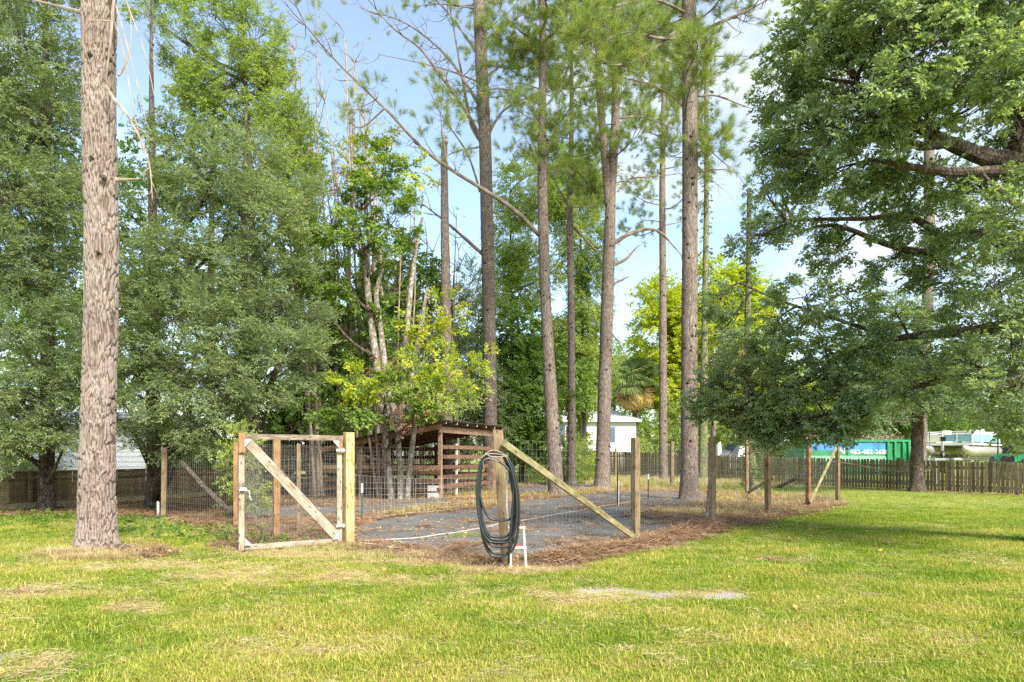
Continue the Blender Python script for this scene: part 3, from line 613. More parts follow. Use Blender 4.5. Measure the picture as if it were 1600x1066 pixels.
def cover():
    # seed-head and long dry grass round posts, trunk bases and the gate foot
    c = [(G(110, 868), .25, 300, .9), (G(150, 873), .3, 380, .8), (G(190, 868), .3, 260, .8), (G(400, 866), .5, 160, .5), (G(520, 856), .5, 200, .6), (G(640, 872), .7, 420, .6), (G(720, 882), .5, 260, .5), (G(800, 893), .35, 260, .6), (G(1000, 858), .4, 120, .6), (G(460, 862), .6, 200, .5), (G(870, 890), .3, 120, .5)]
    P = np.concatenate([np.array([[p.x, p.y]])+rng.normal(0, 1, (n, 2))*[r, r*.35] for p, r, n, s in c]); S = np.concatenate([np.full(n, s) for p, r, n, s in c])*rng.uniform(.6, 1.2, sum(x[2] for x in c))
    lay('dry_grass', T['grasstall'], P, S*.75, rng.random(len(P)), '')
    P = area_pts(16000, 4, 16, .84, .8); z = zones(P); p3 = np.c_[P, P[:, 0]*0]; k = rng.random(len(P)) < (z['dry']*.9+.05+.5*sst(.56, .66, fbm(p3, 1.3, 41))); P = P[k]; z = zones(P); k = (z['fab'] < .2) & (z['sand'] < .5); P = P[k]
    lay('dead_thatch', T['dry'], P, rng.uniform(.6, 1.1, len(P)), rng.random(len(P)), '', tilt=.1)
    # pine straw over the bed, thin on the fabric and thick on the berm
    P = np.concatenate([area_pts(30000, 8.5, 22, .75, 1), area_pts(14000, 22, 42, .85, 1.4)]); z = zones(P)
    p3 = np.c_[P, P[:, 0]*0]; pr = np.maximum.reduce([z['bed'], z['oak'], z['left']*.7])*(1-z['fab']*(.985-.5*sst(.53, .63, fbm(p3, 1.1, 31))))*(.5+fbm(p3, 1, 2)); pr = np.maximum(pr, .7*z['dark'])
    k = rng.random(len(P)) < pr; P = P[k]
    b = np.concatenate([np.array(berm[i])+(np.array(berm[i+1])-np.array(berm[i]))*rng.random((700, 1))+rng.normal(0, .13, (700, 2)) for i in range(len(berm)-1)]); P = np.concatenate([P, b])
    lay('pine_straw', T['straw'], P, rng.uniform(.7, 1.4, len(P)), rng.random(len(P)), '', tilt=.15)
    # yellow grass and weeds inside the pen and by the far fence
    P = np.concatenate([area_pts(15000, 17, 46, .5, 1.2)]); z = zones(P); p3 = np.c_[P, P[:, 0]*0]
    k = (fbm(p3, .6, 6) > .44) & (z['fab'] < .3) & ((P[:, 0] > -3.4)) & (z['bed'] > .3); P = P[k]
    lay('weedy_grass', T['grasstall']+T['grassgreen'], P, rng.uniform(.5, 1.1, len(P)), rng.uniform(.3, .9, len(P)), '')
    P = np.concatenate([np.c_[rng.uniform(4, 14, 1800), rng.uniform(33, 50, 1800)], np.c_[rng.uniform(5.5, 16, 1200), rng.uniform(38, 46, 1200)]])
    lay('tall_grass', T['grasstall']+T['grassgreen'], P, rng.uniform(1.0, 2.0, len(P)), rng.uniform(.3, 1, len(P)), '')
    g0 = G(810, 893); P = np.array([[g0.x, g0.y]])+rng.normal(0, 1, (170, 2))*[.30, .13]; lay('wood_shavings', T['dry'], P, rng.uniform(.5, .9, 170), rng.random(170)*.3+.7, '', tilt=.2, dz=.01)
    g0 = G(732, 842); P = np.array([[g0.x, g0.y]])+rng.normal(0, 1, (26, 2))*[.14, .12]; lay('weed_tuft', T['grassgreen'], P, rng.uniform(.5, .8, 26), rng.random(26)*.6, '')
    c = [(G(850, 788), 2.2, 1.3, 900), (G(660, 792), 2.0, .9, 500), (G(950, 772), 2.0, 1.2, 400), (G(740, 778), 1.6, 1.0, 400), (G(1060, 800), 1.2, .8, 200)]
    P = np.concatenate([np.array([[p.x, p.y]])+rng.normal(0, .6, (n, 2))*[a, b] for p, a, b, n in c]); P = P[zones(P)['fab'] < .4]
    lay('yellow_litter', T['litter'], P, rng.uniform(.6, 1.1, len(P)), rng.uniform(.55, 1, len(P)), '', tilt=.35, dz=.03)
    Q = P[rng.random(len(P)) < .35]; lay('yellowed_weeds', T['grasstall']+T['grassgreen'], Q, rng.uniform(.4, .8, len(Q)), rng.uniform(.4, .9, len(Q)), '')
    # green weeds along the left fence and pen corner
    c = [(G(60, 812), 1.6, 350), (G(290, 828), .9, 260), (G(330, 838), .7, 160), (G(200, 816), .8, 160), (G(420, 848), .5, 120), (G(5, 812), .8, 160)]
    P = np.concatenate([np.array([[p.x, p.y]])+rng.normal(0, 1, (n, 2))*[r, r*.5] for p, r, n in c])
    lay('leafy_weeds', T['weed'], P, rng.uniform(.35, .8, len(P)), rng.random(len(P)), '', tilt=.5, dz=.03)
    P = area_pts(3800, 4, 20, .84, .8); z = zones(P); p3 = np.c_[P, P[:, 0]*0]; k = (fbm(p3, .8, 17) > .52) & (z['bed'] < .2) & (z['sand'] < .2) & (rng.random(len(P)) < .6); P = P[k]
    lay('lawn_weeds', T['weed'], P, rng.uniform(.13, .30, len(P)), rng.uniform(.3, 1, len(P)), '', tilt=.4, dz=.01)
    P = area_pts(420, 4, 16, .84, .8); z = zones(P); P = P[z['fab'] < .5]; n = len(P); scatter('fallen_twigs', [straw_clump(230+q, M['litter'], n=2, Ln=.28, spread=.05, w=.007, z=.03) for q in range(3)], np.c_[P, hgt(P)+.012], np.c_[rng.normal(0, .12, (n, 2)), rng.uniform(0, 6.28, n)], rng.uniform(.4, 1.1, n), None, rng.random(n)*.4)
    # fallen leaves everywhere, dense under the oak side of the bed
    P = np.concatenate([area_pts(3200, 4, 14, .84, .6), area_pts(42000, 9, 32, .8, 1.2)]); z = zones(P); p3 = np.c_[P, P[:, 0]*0]
    rt = sst(2, 6, P[:, 0]-.05*P[:, 1]); pr = .05+(z['bed']*.8+z['fab']*-.5)*(.4+fbm(p3, .8, 3))+z['bed']*rt*.5+.6*z['left']+.10*z['oak']+.35*z['dark']
    edge = sst(-1.1, 0, sd_poly(P, bed))*rt*.5; k = rng.random(len(P)) < pr+edge; P = P[k]
    lay('fallen_leaves', T['litter'], P, rng.uniform(.45, 1.0, len(P)), rng.random(len(P))*.7+.3*rng.random(len(P)), '', tilt=.35, dz=.012)
T['weed'] = spray_set(M['broad'], (121, 122, 123), n=16, stem=.25, Ln=.075, Wd=.045, spread=.9, flat=.5)
cover()

# ---------------------------------------------------------------- posts, gate, pen fences
def post_mb(c, w, z1, yaw=0, lean=(0, 0), z0=-.3, top=.006):
    mb = MB(); c = Vector(c); a = Vector((math.cos(yaw), math.sin(yaw), 0))*w/2; b = Vector((-math.sin(yaw), math.cos(yaw), 0))*w/2; ch = w*.06
    t = Vector((lean[0], lean[1], 0))
    p0 = Vector((c.x, c.y, z0)); p1 = Vector((c.x, c.y, z1))+t
    segs = 10; vs = []; fs = []; uv = []; o = random.random()*30
    ring = [(-1+.12, -1), (1-.12, -1), (1, -1+.12), (1, 1-.12), (1-.12, 1), (-1+.12, 1), (-1, 1-.12), (-1, -1+.12)]
    for i in range(segs+1):
        p = p0.lerp(p1, i/segs); j = 1+random.uniform(-.012, .012); sh = 1 if i < segs else .985
        for u, v in ring: vs.append(p+a*u*j*sh+b*v*j*sh+(Vector((0, 0, random.uniform(-top, top))) if i == segs else Vector((0, 0, 0))))
    acc = [0, .9, 1.0, 1.9, 2.0, 2.9, 3.0, 3.9, 4.0]
    for i in range(segs):
        for k in range(8):
            k2 = (k+1) % 8; fs.append((i*8+k, i*8+k2, (i+1)*8+k2, (i+1)*8+k)); z_ = [(z1-z0)*i/segs, (z1-z0)*(i+1)/segs]
            uv.append([(o+acc[k]*w, o+z_[0]), (o+acc[k+1]*w, o+z_[0]), (o+acc[k+1]*w, o+z_[1]), (o+acc[k]*w, o+z_[1])])
    fs.append(tuple(segs*8+k for k in range(8))); uv.append([(o+u*w*.02, o+v*w*.5) for u, v in ring]); mb.add(vs, fs, uv); return mb
def topz(px, py, c): return EYE+(HZ-py)/FPX*c.y
def wire_run(parent, pts, z0, z1, dx=.06, dz=.1, r=.0014, sag=.01, label=None, fine_to=None):
    """welded mesh between posts"""
    mb = MB(); tot = 0
    def bar(p, q): mb.tube([p, q], r, 3, cap=False)
    for a, b in zip(pts[:-1], pts[1:]):
        a = Vector(a); b = Vector(b); Ln = (b-a).length; n = max(1, int(Ln/dx))
        nrm = Vector((-(b-a).y, (b-a).x, 0)).normalized(); off = lambda t, z: nrm*(math.sin(t*9+z*3)*.012*math.sin(math.pi*t))
        for i in range(n+1):
            t = i/n; p = a.lerp(b, t); bar(Vector((p.x, p.y, z0))+off(t, z0), Vector((p.x, p.y, z1+sag*math.sin(t*12)))+off(t, z1))
        m = int((z1-z0)/dz)
        for j in range(m+1):
            z = z0+(z1-z0)*j/m; prev = None
            for i in range(9):
                t = i/8; p = a.lerp(b, t); q = Vector((p.x, p.y, z+sag*math.sin(t*12)))+off(t, z)
                if prev: bar(prev, q)
                prev = q
    return mb.build('wire_mesh', M['wire'], parent, kind='stuff', label=label)
P_ = POST
pf = thing('wire_fence', 'tall wire fence on square posts running from the hose post back to the right', 'wire fence', P_['hose'])
yaw = .95
hl = dict(hose=(775+3, 672), p2=(993, 684), p3=(1113, 683), p4=(1200, 693), p5=(1263, 688), p6=(1308, 697))
wd = dict(hose=.14, p2=.125, p3=.12, p4=.125, p5=.125, p6=.12)
for k in hl:
    z = topz(*hl[k], P_[k]); ln = ((778-794)/FPX*P_['hose'].y, 0) if k == 'hose' else (0, 0)
    post_mb(P_[k], wd[k], z, yaw+.6 if k == 'hose' else yaw*.6, ln).build('post', M['post'] if k != 'p5' else M['post_red'], pf)
ba = MB(); ba.beam(W(786, 692, 9.24), W(996, 843, 11.78), .04, .095); ba.build('brace', M['brace'], pf, label='diagonal mossy timber brace from the hose post to the foot of the next post')
ba = MB(); ba.beam(W(1266, 786, 20.6), W(1307, 700, 22.8), .04, .09); ba.build('brace', M['brace'], pf)
wire_run(pf, [P_[k] for k in ('hose', 'p2', 'p3', 'p4', 'p5', 'p6')], .03, 1.72, dx=.09, dz=.12, r=.0011)
bf = thing('wire_fence', 'far wire garden fence with thin posts in front of the weathered picket fence', 'wire fence', P_['b1'])
bp_ = [P_['p6'], Vector((9.2, 26.8, 0)), Vector((9.05, 38.2, 0)), Vector((5.7, 40, 0)), Vector((1.5, 41, 0)), Vector((-6, 42, 0))]
for c_, w_, h_, mt in ((P_['b1'], .12, topz(1167, 688, P_['b1']), 'post'), (P_['b2'], .16, topz(1050, 690, P_['b2']), 'post'), (G(962, 747), .12, 2.1, 'post_red'), (G(822, 748), .16, 2.9, 'post')):
    post_mb(c_, w_, h_, .3).build('post', M[mt], bf)
ba = MB(); ba.beam(W(1169, 770, 26.6), W(1209, 746, 20.5), .05, .10); ba.build('brace', M['brace'], bf)
ba = MB(); ba.beam(W(822, 686, 47), W(793, 728, 44), .06, .10); ba.build('brace', M['gatewood'], bf)
ba = MB(); ba.beam(W(824, 688, 47), W(862, 725, 44), .05, .08); ba.build('brace', M['gatewood'], bf)
wire_run(bf, [P_['p6'], P_['b1'], P_['b2'], G(962, 747), G(822, 748)], .03, 1.6, dx=.14, dz=.16, r=.0022)
lf = thing('wire_fence', 'left side wire fence of the pen on rough brown posts behind the gate', 'wire fence', P_['l1'])
post_mb(P_['l1'], .125, topz(432, 686, P_['l1']), .5).build('post', M['post_red'], lf, label='reddish post seen through the gate')
post_mb(P_['l1']+Vector((.13, .9, 0)), .07, 1.75, .2).build('post', M['post'], lf)
post_mb(P_['l2'], .12, topz(369, 692, P_['l2']), .4).build('post', M['post_red'], lf)
post_mb(P_['l3'], .12, topz(257, 700, P_['l3']), .4, (.03, 0)).build('post', M['post'], lf)
ba = MB(); ba.tube([W(283, 722, 16.6), W(318, 760, 15.9), W(362, 803, 15.2)], [.055, .06, .065], 7, jit=.1); ba.build('brace', M['bark_dark'], lf, label='leaning pole brace with bark')
wire_run(lf, [P_['l3'], P_['l2'], P_['l1'], P_['hinge']+Vector((0, .25, 0))], .03, 1.5, dx=.1, dz=.12, r=.0017)
wire_run(lf, [P_['l2']+Vector((.1, .1, 0)), Vector((-5.6, 20.2, 0)), Vector((-2.9, 22.6, 0))], .03, 1.8, dx=.1, dz=.12, r=.0019)
# hinge post, single
hp = post_mb(P_['hinge'], .152, topz(545, 676, P_['hinge']), .62).build('gate_post', M['post_new'], None)
tag(hp, 'fresh yellow square timber post that the garden gate hangs on', 'post')
# low welded fence beside it
lw = thing('low_wire_fence', 'waist-high galvanised wire fence between the yellow gate post and the shed', 'wire fence', G(562, 812))
A_ = G(556, 814); B_ = G(650, 803); C_ = G(745, 797)
mbw = MB()
for a, b, za, zb in ((A_, B_, 1.06, .92), (B_, C_, .92, .90)):
    n = int((b-a).length/.125)
    for i in range(n+1):
        t = i/n; p = a.lerp(b, t); z = za+(zb-za)*t; j = Vector((random.uniform(-.01, .01), 0, 0)); mbw.tube([Vector((p.x, p.y, 0)), Vector((p.x, p.y, z*.5))+j*2, Vector((p.x, p.y, z))+j], .0019, 4, cap=False)
    for k in range(7):
        mbw.tube([Vector((a.lerp(b, i/8).x, a.lerp(b, i/8).y, (za+(zb-za)*i/8)*(1-k/7)+.008*math.sin(i*2+k))) for i in range(9)], .0019, 4, cap=False)
mbw.build('wire_mesh', M['galv'], lw, kind='stuff')
# t-posts
def tpost(px, py, top, lab, white=(.55, 1.0), col='black'):
    g = G(px, py); z = topz(px, top, g); t = thing('fence_stake', lab, 'stake', g)
    mb = MB(); mb.box(g.x-.018, g.x+.018, g.y-.004, g.y+.004, -.2, z); mb.box(g.x-.004, g.x+.004, g.y-.02, g.y-.0045, -.2, z-.003)
    for k in range(int(z/.06)): mb.box(g.x-.008, g.x+.008, g.y-.028, g.y-.0205, .03+k*.06, .045+k*.06)
    mb.build('stake', M[col], t)
    if white: mb = MB(); mb.box(g.x-.022, g.x+.022, g.y-.034, g.y+.010, z*white[0], z*white[1]+.004); mb.build('tip', M['white'], t)
tpost(566, 812, 756, 'green steel stake with a white tip by the low wire fence near the gate post', (.75, 1.0), 'darkgreen')
tpost(965, 791, 739, 'black steel stake with white face standing on the pale fabric left of a timber post', None)
tpost(1013, 782, 741, 'short black steel stake with a white tip behind the timber post on the pale fabric', (.8, 1.0))
tpost(804, 759, 714, 'thin black stake beside the plant pots at the back of the pen', None)
g = G(965, 791); mb = MB(); mb.box(g.x+.022, g.x+.040, g.y-.02, g.y+.008, 0, .78); tag(mb.build('white_lath', M['white']), 'thin white lath leaning against the black stake', 'lath')
g = G(247, 806); mb = MB(); mb.tube([g, g+Vector((0, 0, .32)), g+Vector((-.02, 0, .36))], [.035, .035, .02], 8); tag(mb.build('white_pipe_stub', M['pvc']), 'short white pipe stub standing beside the far left fence post', 'pipe')
# the gate: outer face runs from hinge post to the left, nearer the camera
gt = thing('garden_gate', 'weathered timber and wire garden gate standing open left of the yellow post', 'gate', G(376, 863))
gl = G(377, 864); gr_ = xy(POST['hinge']); gR = Vector((gr_[0]-.13, gr_[1]-.05, 0)); ax_ = (gR-gl).normalized(); nn = Vector((ax_.y, -ax_.x, 0)); Wg = (gR-gl).length
zt = 1.86; zb = .06
def gp(u, z, o=0): return gl+ax_*u+Vector((0, 0, z))+nn*o
mb = MB(); mb.beam(gp(0, zb-.03), gp(0, zt-.09), .085, .04, side=ax_); mb.build('stile', M['gatewood'], gt)
mb = MB(); mb.beam(gp(.0, zt-.30, .041), gp(0, zt+.01, .041), .1, .035, side=ax_); mb.build('corner_block', M['post_red'], gt)
mb = MB(); mb.beam(gp(Wg-.02, zb), gp(Wg-.02, zt-.09), .085, .04, side=ax_); mb.build('stile', M['gatewood'], gt)
mb = MB(); mb.beam(gp(Wg-.02, zt-.30, .041), gp(Wg-.02, zt-.09, .041), .08, .03, side=ax_); mb.build('corner_block', M['post_red'], gt)
mb = MB(); mb.beam(gp(-.02, zt-.045), gp(Wg+.04, zt-.045), .045, .085); mb.build('rail', M['gatewood'], gt, label='pale top rail')
mb = MB(); mb.beam(gp(.05, zb+.02), gp(Wg-.07, zb+.02), .045, .085); mb.build('rail', M['gatewood'], gt, label='bottom rail')
mb = MB(); mb.beam(gp(.09, zt-.13, .03), gp(Wg-.08, zb+.1, .03), .035, .15); mb.build('brace', M['gatewood'], gt, label='wide weathered diagonal brace')
for u, z, su, sz in ((.055, zt-.11, 1, -1), (Wg-.07, zt-.11, -1, -1), (.055, zb+.075, 1, 1), (Wg-.07, zb+.075, -1, 1)):
    mb = MB(); o = .066
    q = [(0, 0), (.10, 0), (.09, .022), (.028, .09), (0, .12)]
    a_ = [gp(u+su*x_-su*.02, z+sz*y_-sz*.02, o) for x_, y_ in q]; b_2 = [p+nn*.006 for p in a_]
    mb.add(a_+b_2, [tuple(range(5)), tuple(range(9, 4, -1))]+[(i, (i+1) % 5, 5+(i+1) % 5, 5+i) for i in range(5)]); mb.build('corner_bracket', M['galv'], gt)
mb = MB(); mb.tube([gp(-.05, .98, .08), gp(.06, .98, .08), gp(.10, .96, .08), gp(.11, .86, .08), gp(.13, .82, .08)], .012, 7); mb.tube([gp(-.03, 1.0, .06), gp(.06, 1.0, .06)], .02, 7); mb.build('latch', M['galv'], gt)
for z in (zt-.25, zb+.28):
    mb = MB(); mb.beam(gp(Wg-.10, z, .075), gp(Wg+.10, z, .055), .006, .045); mb.tube([gp(Wg+.03, z-.035, .07), gp(Wg+.03, z+.035, .07)], .012, 8); mb.build('hinge', M['galv'], gt)
mb = MB()
for i in range(int(Wg/.05)): mb.tube([gp(.03+i*.05, zb, -.03), gp(.03+i*.05, zt-.02, -.03)], .0011, 3, cap=False)
for i in range(18): mb.tube([gp(.0, zb+i*.1, -.03), gp(Wg, zb+i*.1, -.03)], .0013, 3, cap=False)
mb.build('wire_mesh', M['wire'], gt, kind='stuff')

# ---------------------------------------------------------------- hose, standpipe, ground pipes
def hose():
    t = thing('garden_hose', 'coiled black rubber hose hung in long loops on the leaning timber post', 'hose', P_['hose'])
    d = 9.16; pts = []; r0 = random.Random(4)
    bots = [(848, 0), (868, 1), (812, -1), (846, .5), (838, 1), (864, 0), (842, -.5), (852, .4), (845, .2)]
    for k, (by, s) in enumerate(bots):
        tz = W(0, 706+2.5*r0.random()*2, d).z; bz = W(0, by, d).z; cx = W(772+r0.uniform(-2, 2), 0, d).x; hw = (.212+.02*r0.uniform(-1, 1)); y = d-.11-.012*k
        for i in range(34):
            a = 2*math.pi*i/34; s_ = math.cos(a); c_ = math.sin(a); zm = (tz+bz)/2; hz = (tz-bz)/2
            xx = math.copysign(abs(c_)**.72, c_)*hw*(1+.10*(1-s_)/2)+.02*(1 if c_ > 0 else 0)
            ztop = s_ if s_ < 0 else s_
            pts.append(Vector((cx+xx+.015*k*(.3 if c_ > 0 else -.1)+.07*(1-s_)/2, y+.03*math.cos(a*.5+k), zm+hz*ztop)))
    # tail going down the post
    e = pts[-1]; pts += [W(800, 740, d-.2), W(800, 800, d-.2), W(796, 850, d-.2), W(795, 880, d-.15)]
    sp, rr = smooth_path([(p, .0150) for p in pts], len(pts)*3); mb = MB(); mb.tube(sp, .0150, 8); mb.build('coil', M['hose'], t, smooth=True)
    mb = MB()
    for q in range(3): mb.tube(smooth_path([(W(752+q*3, 716-q*4, d-.3), 0), (W(768, 704+q*5, d-.32), 0), (W(784, 708+q*3, d-.3), 0), (W(793, 718-q*3, d-.22), 0)], 14)[0], .006, 6)
    mb.tube(smooth_path([(W(757, 735, d-.24), 0), (W(755, 722, d-.3), 0), (W(764, 716, d-.33), 0), (W(780, 722, d-.33), 0)], 12)[0], .005, 6)
    mb.build('rope_tie', M['dead'], t)
hose()
sp_ = thing('standpipe', 'white plastic water standpipe with two red valve handles at the hose post foot', 'standpipe', G(808, 886))
d = 9.08
def pipe(pp, r=.0165, mat='pvc', nm='pipe'): mb = MB(); mb.tube(pp, r, 10); return mb.build(nm, M[mat], sp_, smooth=False)
pipe([W(798, 888, d), W(797, 858, d)]); pipe([W(822, 888, d), W(818, 826, d)]); pipe([W(794, 826, d), W(818.5, 825, d)]); pipe([W(796, 858, d), W(820, 855.5, d)]); pipe([W(797, 858, d), W(792, 790, d+.02), W(793, 720, d+.06)], .011)
for x_, y_ in ((818, 825), (820, 855.5), (797, 858), (798, 886), (822, 886)): pipe([W(x_, y_+2.2, d), W(x_, y_-2.2, d)], .023, nm='fitting')
for x_, y_ in ((806, 825.5), (809, 856.5)):
    pipe([W(x_-3, y_+.1, d), W(x_+3, y_-.1, d)], .024, nm='valve'); pipe([W(x_, y_-1, d), W(x_, y_-4, d)], .008, 'red', nm='valve_stem')
    mb = MB(); mb.beam(W(x_-4, y_-4.5, d), W(x_+4, y_-4.8, d), .03, .012); mb.build('valve_handle', M['red'], sp_)
def ground_pipe(px, r, lab, z=.02):
    c = [(G(x_, y_)+Vector((0, 0, 0)), r) for x_, y_ in px]; s_, _ = smooth_path(c, 40); s_ = [Vector((p.x, p.y, h1(p)+z+r)) for p in s_]
    mb = MB(); mb.tube(s_, r, 7); tag(mb.build('irrigation_pipe', M['oldpipe'], smooth=True), lab, 'pipe')
ground_pipe([(562, 849), (640, 845), (720, 836), (790, 821), (900, 800), (1000, 784)], .0115, 'long thin white pipe curving across the grey fabric behind the hose')
ground_pipe([(560, 853), (600, 858), (660, 868), (700, 876)], .011, 'short white pipe half buried in dry grass at the bed edge')
ground_pipe([(575, 812), (640, 805), (702, 799)], .012, 'white pipe lying on the litter beside the low wire fence')
# ---------------------------------------------------------------- trees
random.seed(11)
def ctrl_px(lst, d): return [(W(x, y, d), r) for x, y, r in lst]
def tree(label, base, ctrl, blobs, n, sp, barkm='bark_dark', cat='tree', group=None, name='tree', rb=.07, sub=8, scale=(.8, 1.25), tint=(.0, 1.0), limb=True, extra=None, sides=14, rings=40, flare=.3, twigs=0, lmin=0.0, **k):
    t = thing(name, label, cat, (base[0], base[1], 0), group)
    path = smooth_path(ctrl, 30)[0]
    if ctrl[0][1] > 0: trunk_part(t, ctrl, M[barkm], sides=sides, rings=rings, flare=flare)
    if limb:
        mb = MB(); limbs(mb, path, blobs, rb, sub, lmin=lmin)
        if extra:
            for e in extra: s_, r_ = smooth_path(e, 14); mb.tube(s_, r_, 6)
        if twigs: P, D = twig_crown(mb, blobs, twigs, off=len(label), thresh=k.get('thresh', .38))
        mb.build('branches', M[barkm if barkm != 'bark_pale' else 'twig'], t, kind='stuff')
    if not twigs: P, D = crown_points(blobs, n, **k)
    lo, hi = P[:, 2].min(), P[:, 2].max()
    ti = np.clip(tint[0]+(tint[1]-tint[0])*(.25+.5*rng.random(len(P))+.9*(fbm(P, .8, 5)-.5)), 0, 1)
    scatter('crown', T[sp], P, frames(D, roll=.45), rng.uniform(scale[0], scale[1], len(P)), t, ti); return t
def add_crown(t, blobs, n, sp, name='crown', scale=(.8, 1.25), tint=(0, 1), **k):
    P, D = crown_points(blobs, n, **k); ti = np.clip(tint[0]+(tint[1]-tint[0])*rng.random(len(P)), 0, 1)
    return scatter(name, T[sp], P, frames(D, roll=.6), rng.uniform(scale[0], scale[1], len(P)), t, ti)

# the large pine in the left foreground
def worley2(u, v, wrap, seed=5):
    r = np.random.default_rng(seed); H = 400; J = r.random((wrap, H, 2)); iu = np.floor(u).astype(int); iv = np.floor(v).astype(int)
    f1 = np.full(len(u), 9.); f2 = f1.copy()
    for a in (-1, 0, 1):
        for b in (-1, 0, 1):
            j = J[(iu+a) % wrap, (iv+b) % H]; d = np.hypot(iu+a+j[:, 0]-u, iv+b+j[:, 1]-v); m = d < f1
            f2 = np.where(m, f1, np.minimum(f2, d)); f1 = np.where(m, d, f1)
    return f1, f2
def big_pine():
    d = 10.96; b = G(151, 862)
    t = thing('pine_tree', 'large pine with pale plated bark in the left foreground', 'tree', b)
    ct = [(W(151, 868, d), .275), (W(151, 760, d), .258), (W(154, 640, d), .246), (W(158, 480, d), .238), (W(157, 300, d), .236), (W(154, 150, d), .235), (W(154, 0, d), .24), (W(153, -250, d), .25), (W(150, -700, d), .16), (W(150, -1000, d), .04)]
    V, F = trunk_mesh(ct, 160, 760, flare=.34, lump=.05, roots=5)
    c = np.array([b.x, b.y, 0]); an = np.arctan2(V[:, 1]-c[1], V[:, 0]-c[0]); wrap = 26; u = (an/(2*math.pi)*wrap) % wrap; z = V[:, 2]
    wv = V*np.array([1, 1, .6]); u2 = u+(noise3(wv, 4, 1)-.5)*2.0+(noise3(wv, 12, 2)-.5)*.9; v2 = z/.30+(noise3(wv, 5, 3)-.5)*1.4
    f1, f2 = worley2(u2 % wrap, v2+10, wrap); pl = sst(.03, .26, f2-f1); g1, g2 = worley2((u2*2) % (2*wrap), v2*2.4+10, 2*wrap, 9); pl2 = sst(0, .25, g2-g1)
    cx = np.interp(z, [p[0].z for p in ct], [p[0].x for p in ct]); cy = np.full(len(z), d); dr = norm(np.c_[V[:, 0]-cx, V[:, 1]-cy, z*0])
    V = V+dr*((pl*.021+pl2*.007+(noise3(V, 30)-.5)*.008)-.018)[:, None]
    me = np_mesh('trunk', V, F, M['bark_big'], True); a = me.attributes.new('plate', 'FLOAT', 'POINT'); a.data.foreach_set('value', (pl*.8+pl2*.2).astype(np.float32)); link('trunk', me, t)
    mb = MB()
    def br(px, dd, r0, n=6):
        s_, r_ = smooth_path([(W(x, y, d+e), r0*(1-.8*i/(len(px)-1))) for i, (x, y, e) in enumerate(px)], 26); mb.tube(s_, r_, n, jit=.12); return s_
    s1 = br([(165, 135, -.28), (178, 155, -.4), (200, 182, -.5), (222, 225, -.5), (234, 262, -.5), (238, 312, -.5)], 0, .03)
    for k in range(10):
        i = random.randint(8, len(s1)-1); mb.tube(curve_pts(s1[i], s1[i]+Vector((random.uniform(-.15, .35), random.uniform(-.2, .2), random.uniform(-.35, .1))), 0, 4, .15), [.006, .005, .003, .001], 4)
    br([(181, 281, -.1), (200, 281, -.12), (220, 279, -.14)], 0, .035)
    for q, (x0, y0) in enumerate([(186, 60), (184, 20), (187, -30)]): br([(x0-12, y0-40, -.1), (x0+6, y0+20, -.2), (x0+22+8*q, y0+110, -.3), (x0+34+10*q, y0+160+10*q, -.35)], 0, .018)
    br([(186, -60, .1), (178, 0, -.27), (173, 60, -.3), (169, 95, -.31), (165, 135, -.29)], 0, .032)
    br([(175, 34, -.2), (150, 32, -.32), (136, 38, -.3), (130, 60, -.28), (131, 96, -.29)], 0, .013)
    br([(185, 118, 0), (196, 100, .1), (205, 60, .3), (202, 10, .6)], 0, .02)
    br([(128, 20, 0), (60, 2, .4), (10, -10, .8)], 0, .03)
    mb.build('dead_branches', M['dead'], t, kind='stuff')
    for x_, y_, w_ in ((168, 91, .07), (140, 85, .06), (160, 277, .07), (142, 246, .05), (174, 622, .05), (152, 395, .05)):
        c_ = W(x_, y_, d-.27); mb = MB(); mb.tube([c_+Vector((0, .06, 0)), c_+Vector((0, -.02, .01)), c_+Vector((.005, -.035, .0))], [w_*.6, w_*.5, w_*.18], 9, jit=.2); mb.build('bark_knot', M['bark_dark'], t)
    P = np.array([W(150, -500, d)])+rng.normal(0, 1, (260, 3))*[1.9, 1.9, 1.6]; scatter('crown', T['needle'], P, frames(rng.normal(0, 1, (260, 3))+[0, 0, .3], roll=1), rng.uniform(.8, 1.2, 260), t)
big_pine()

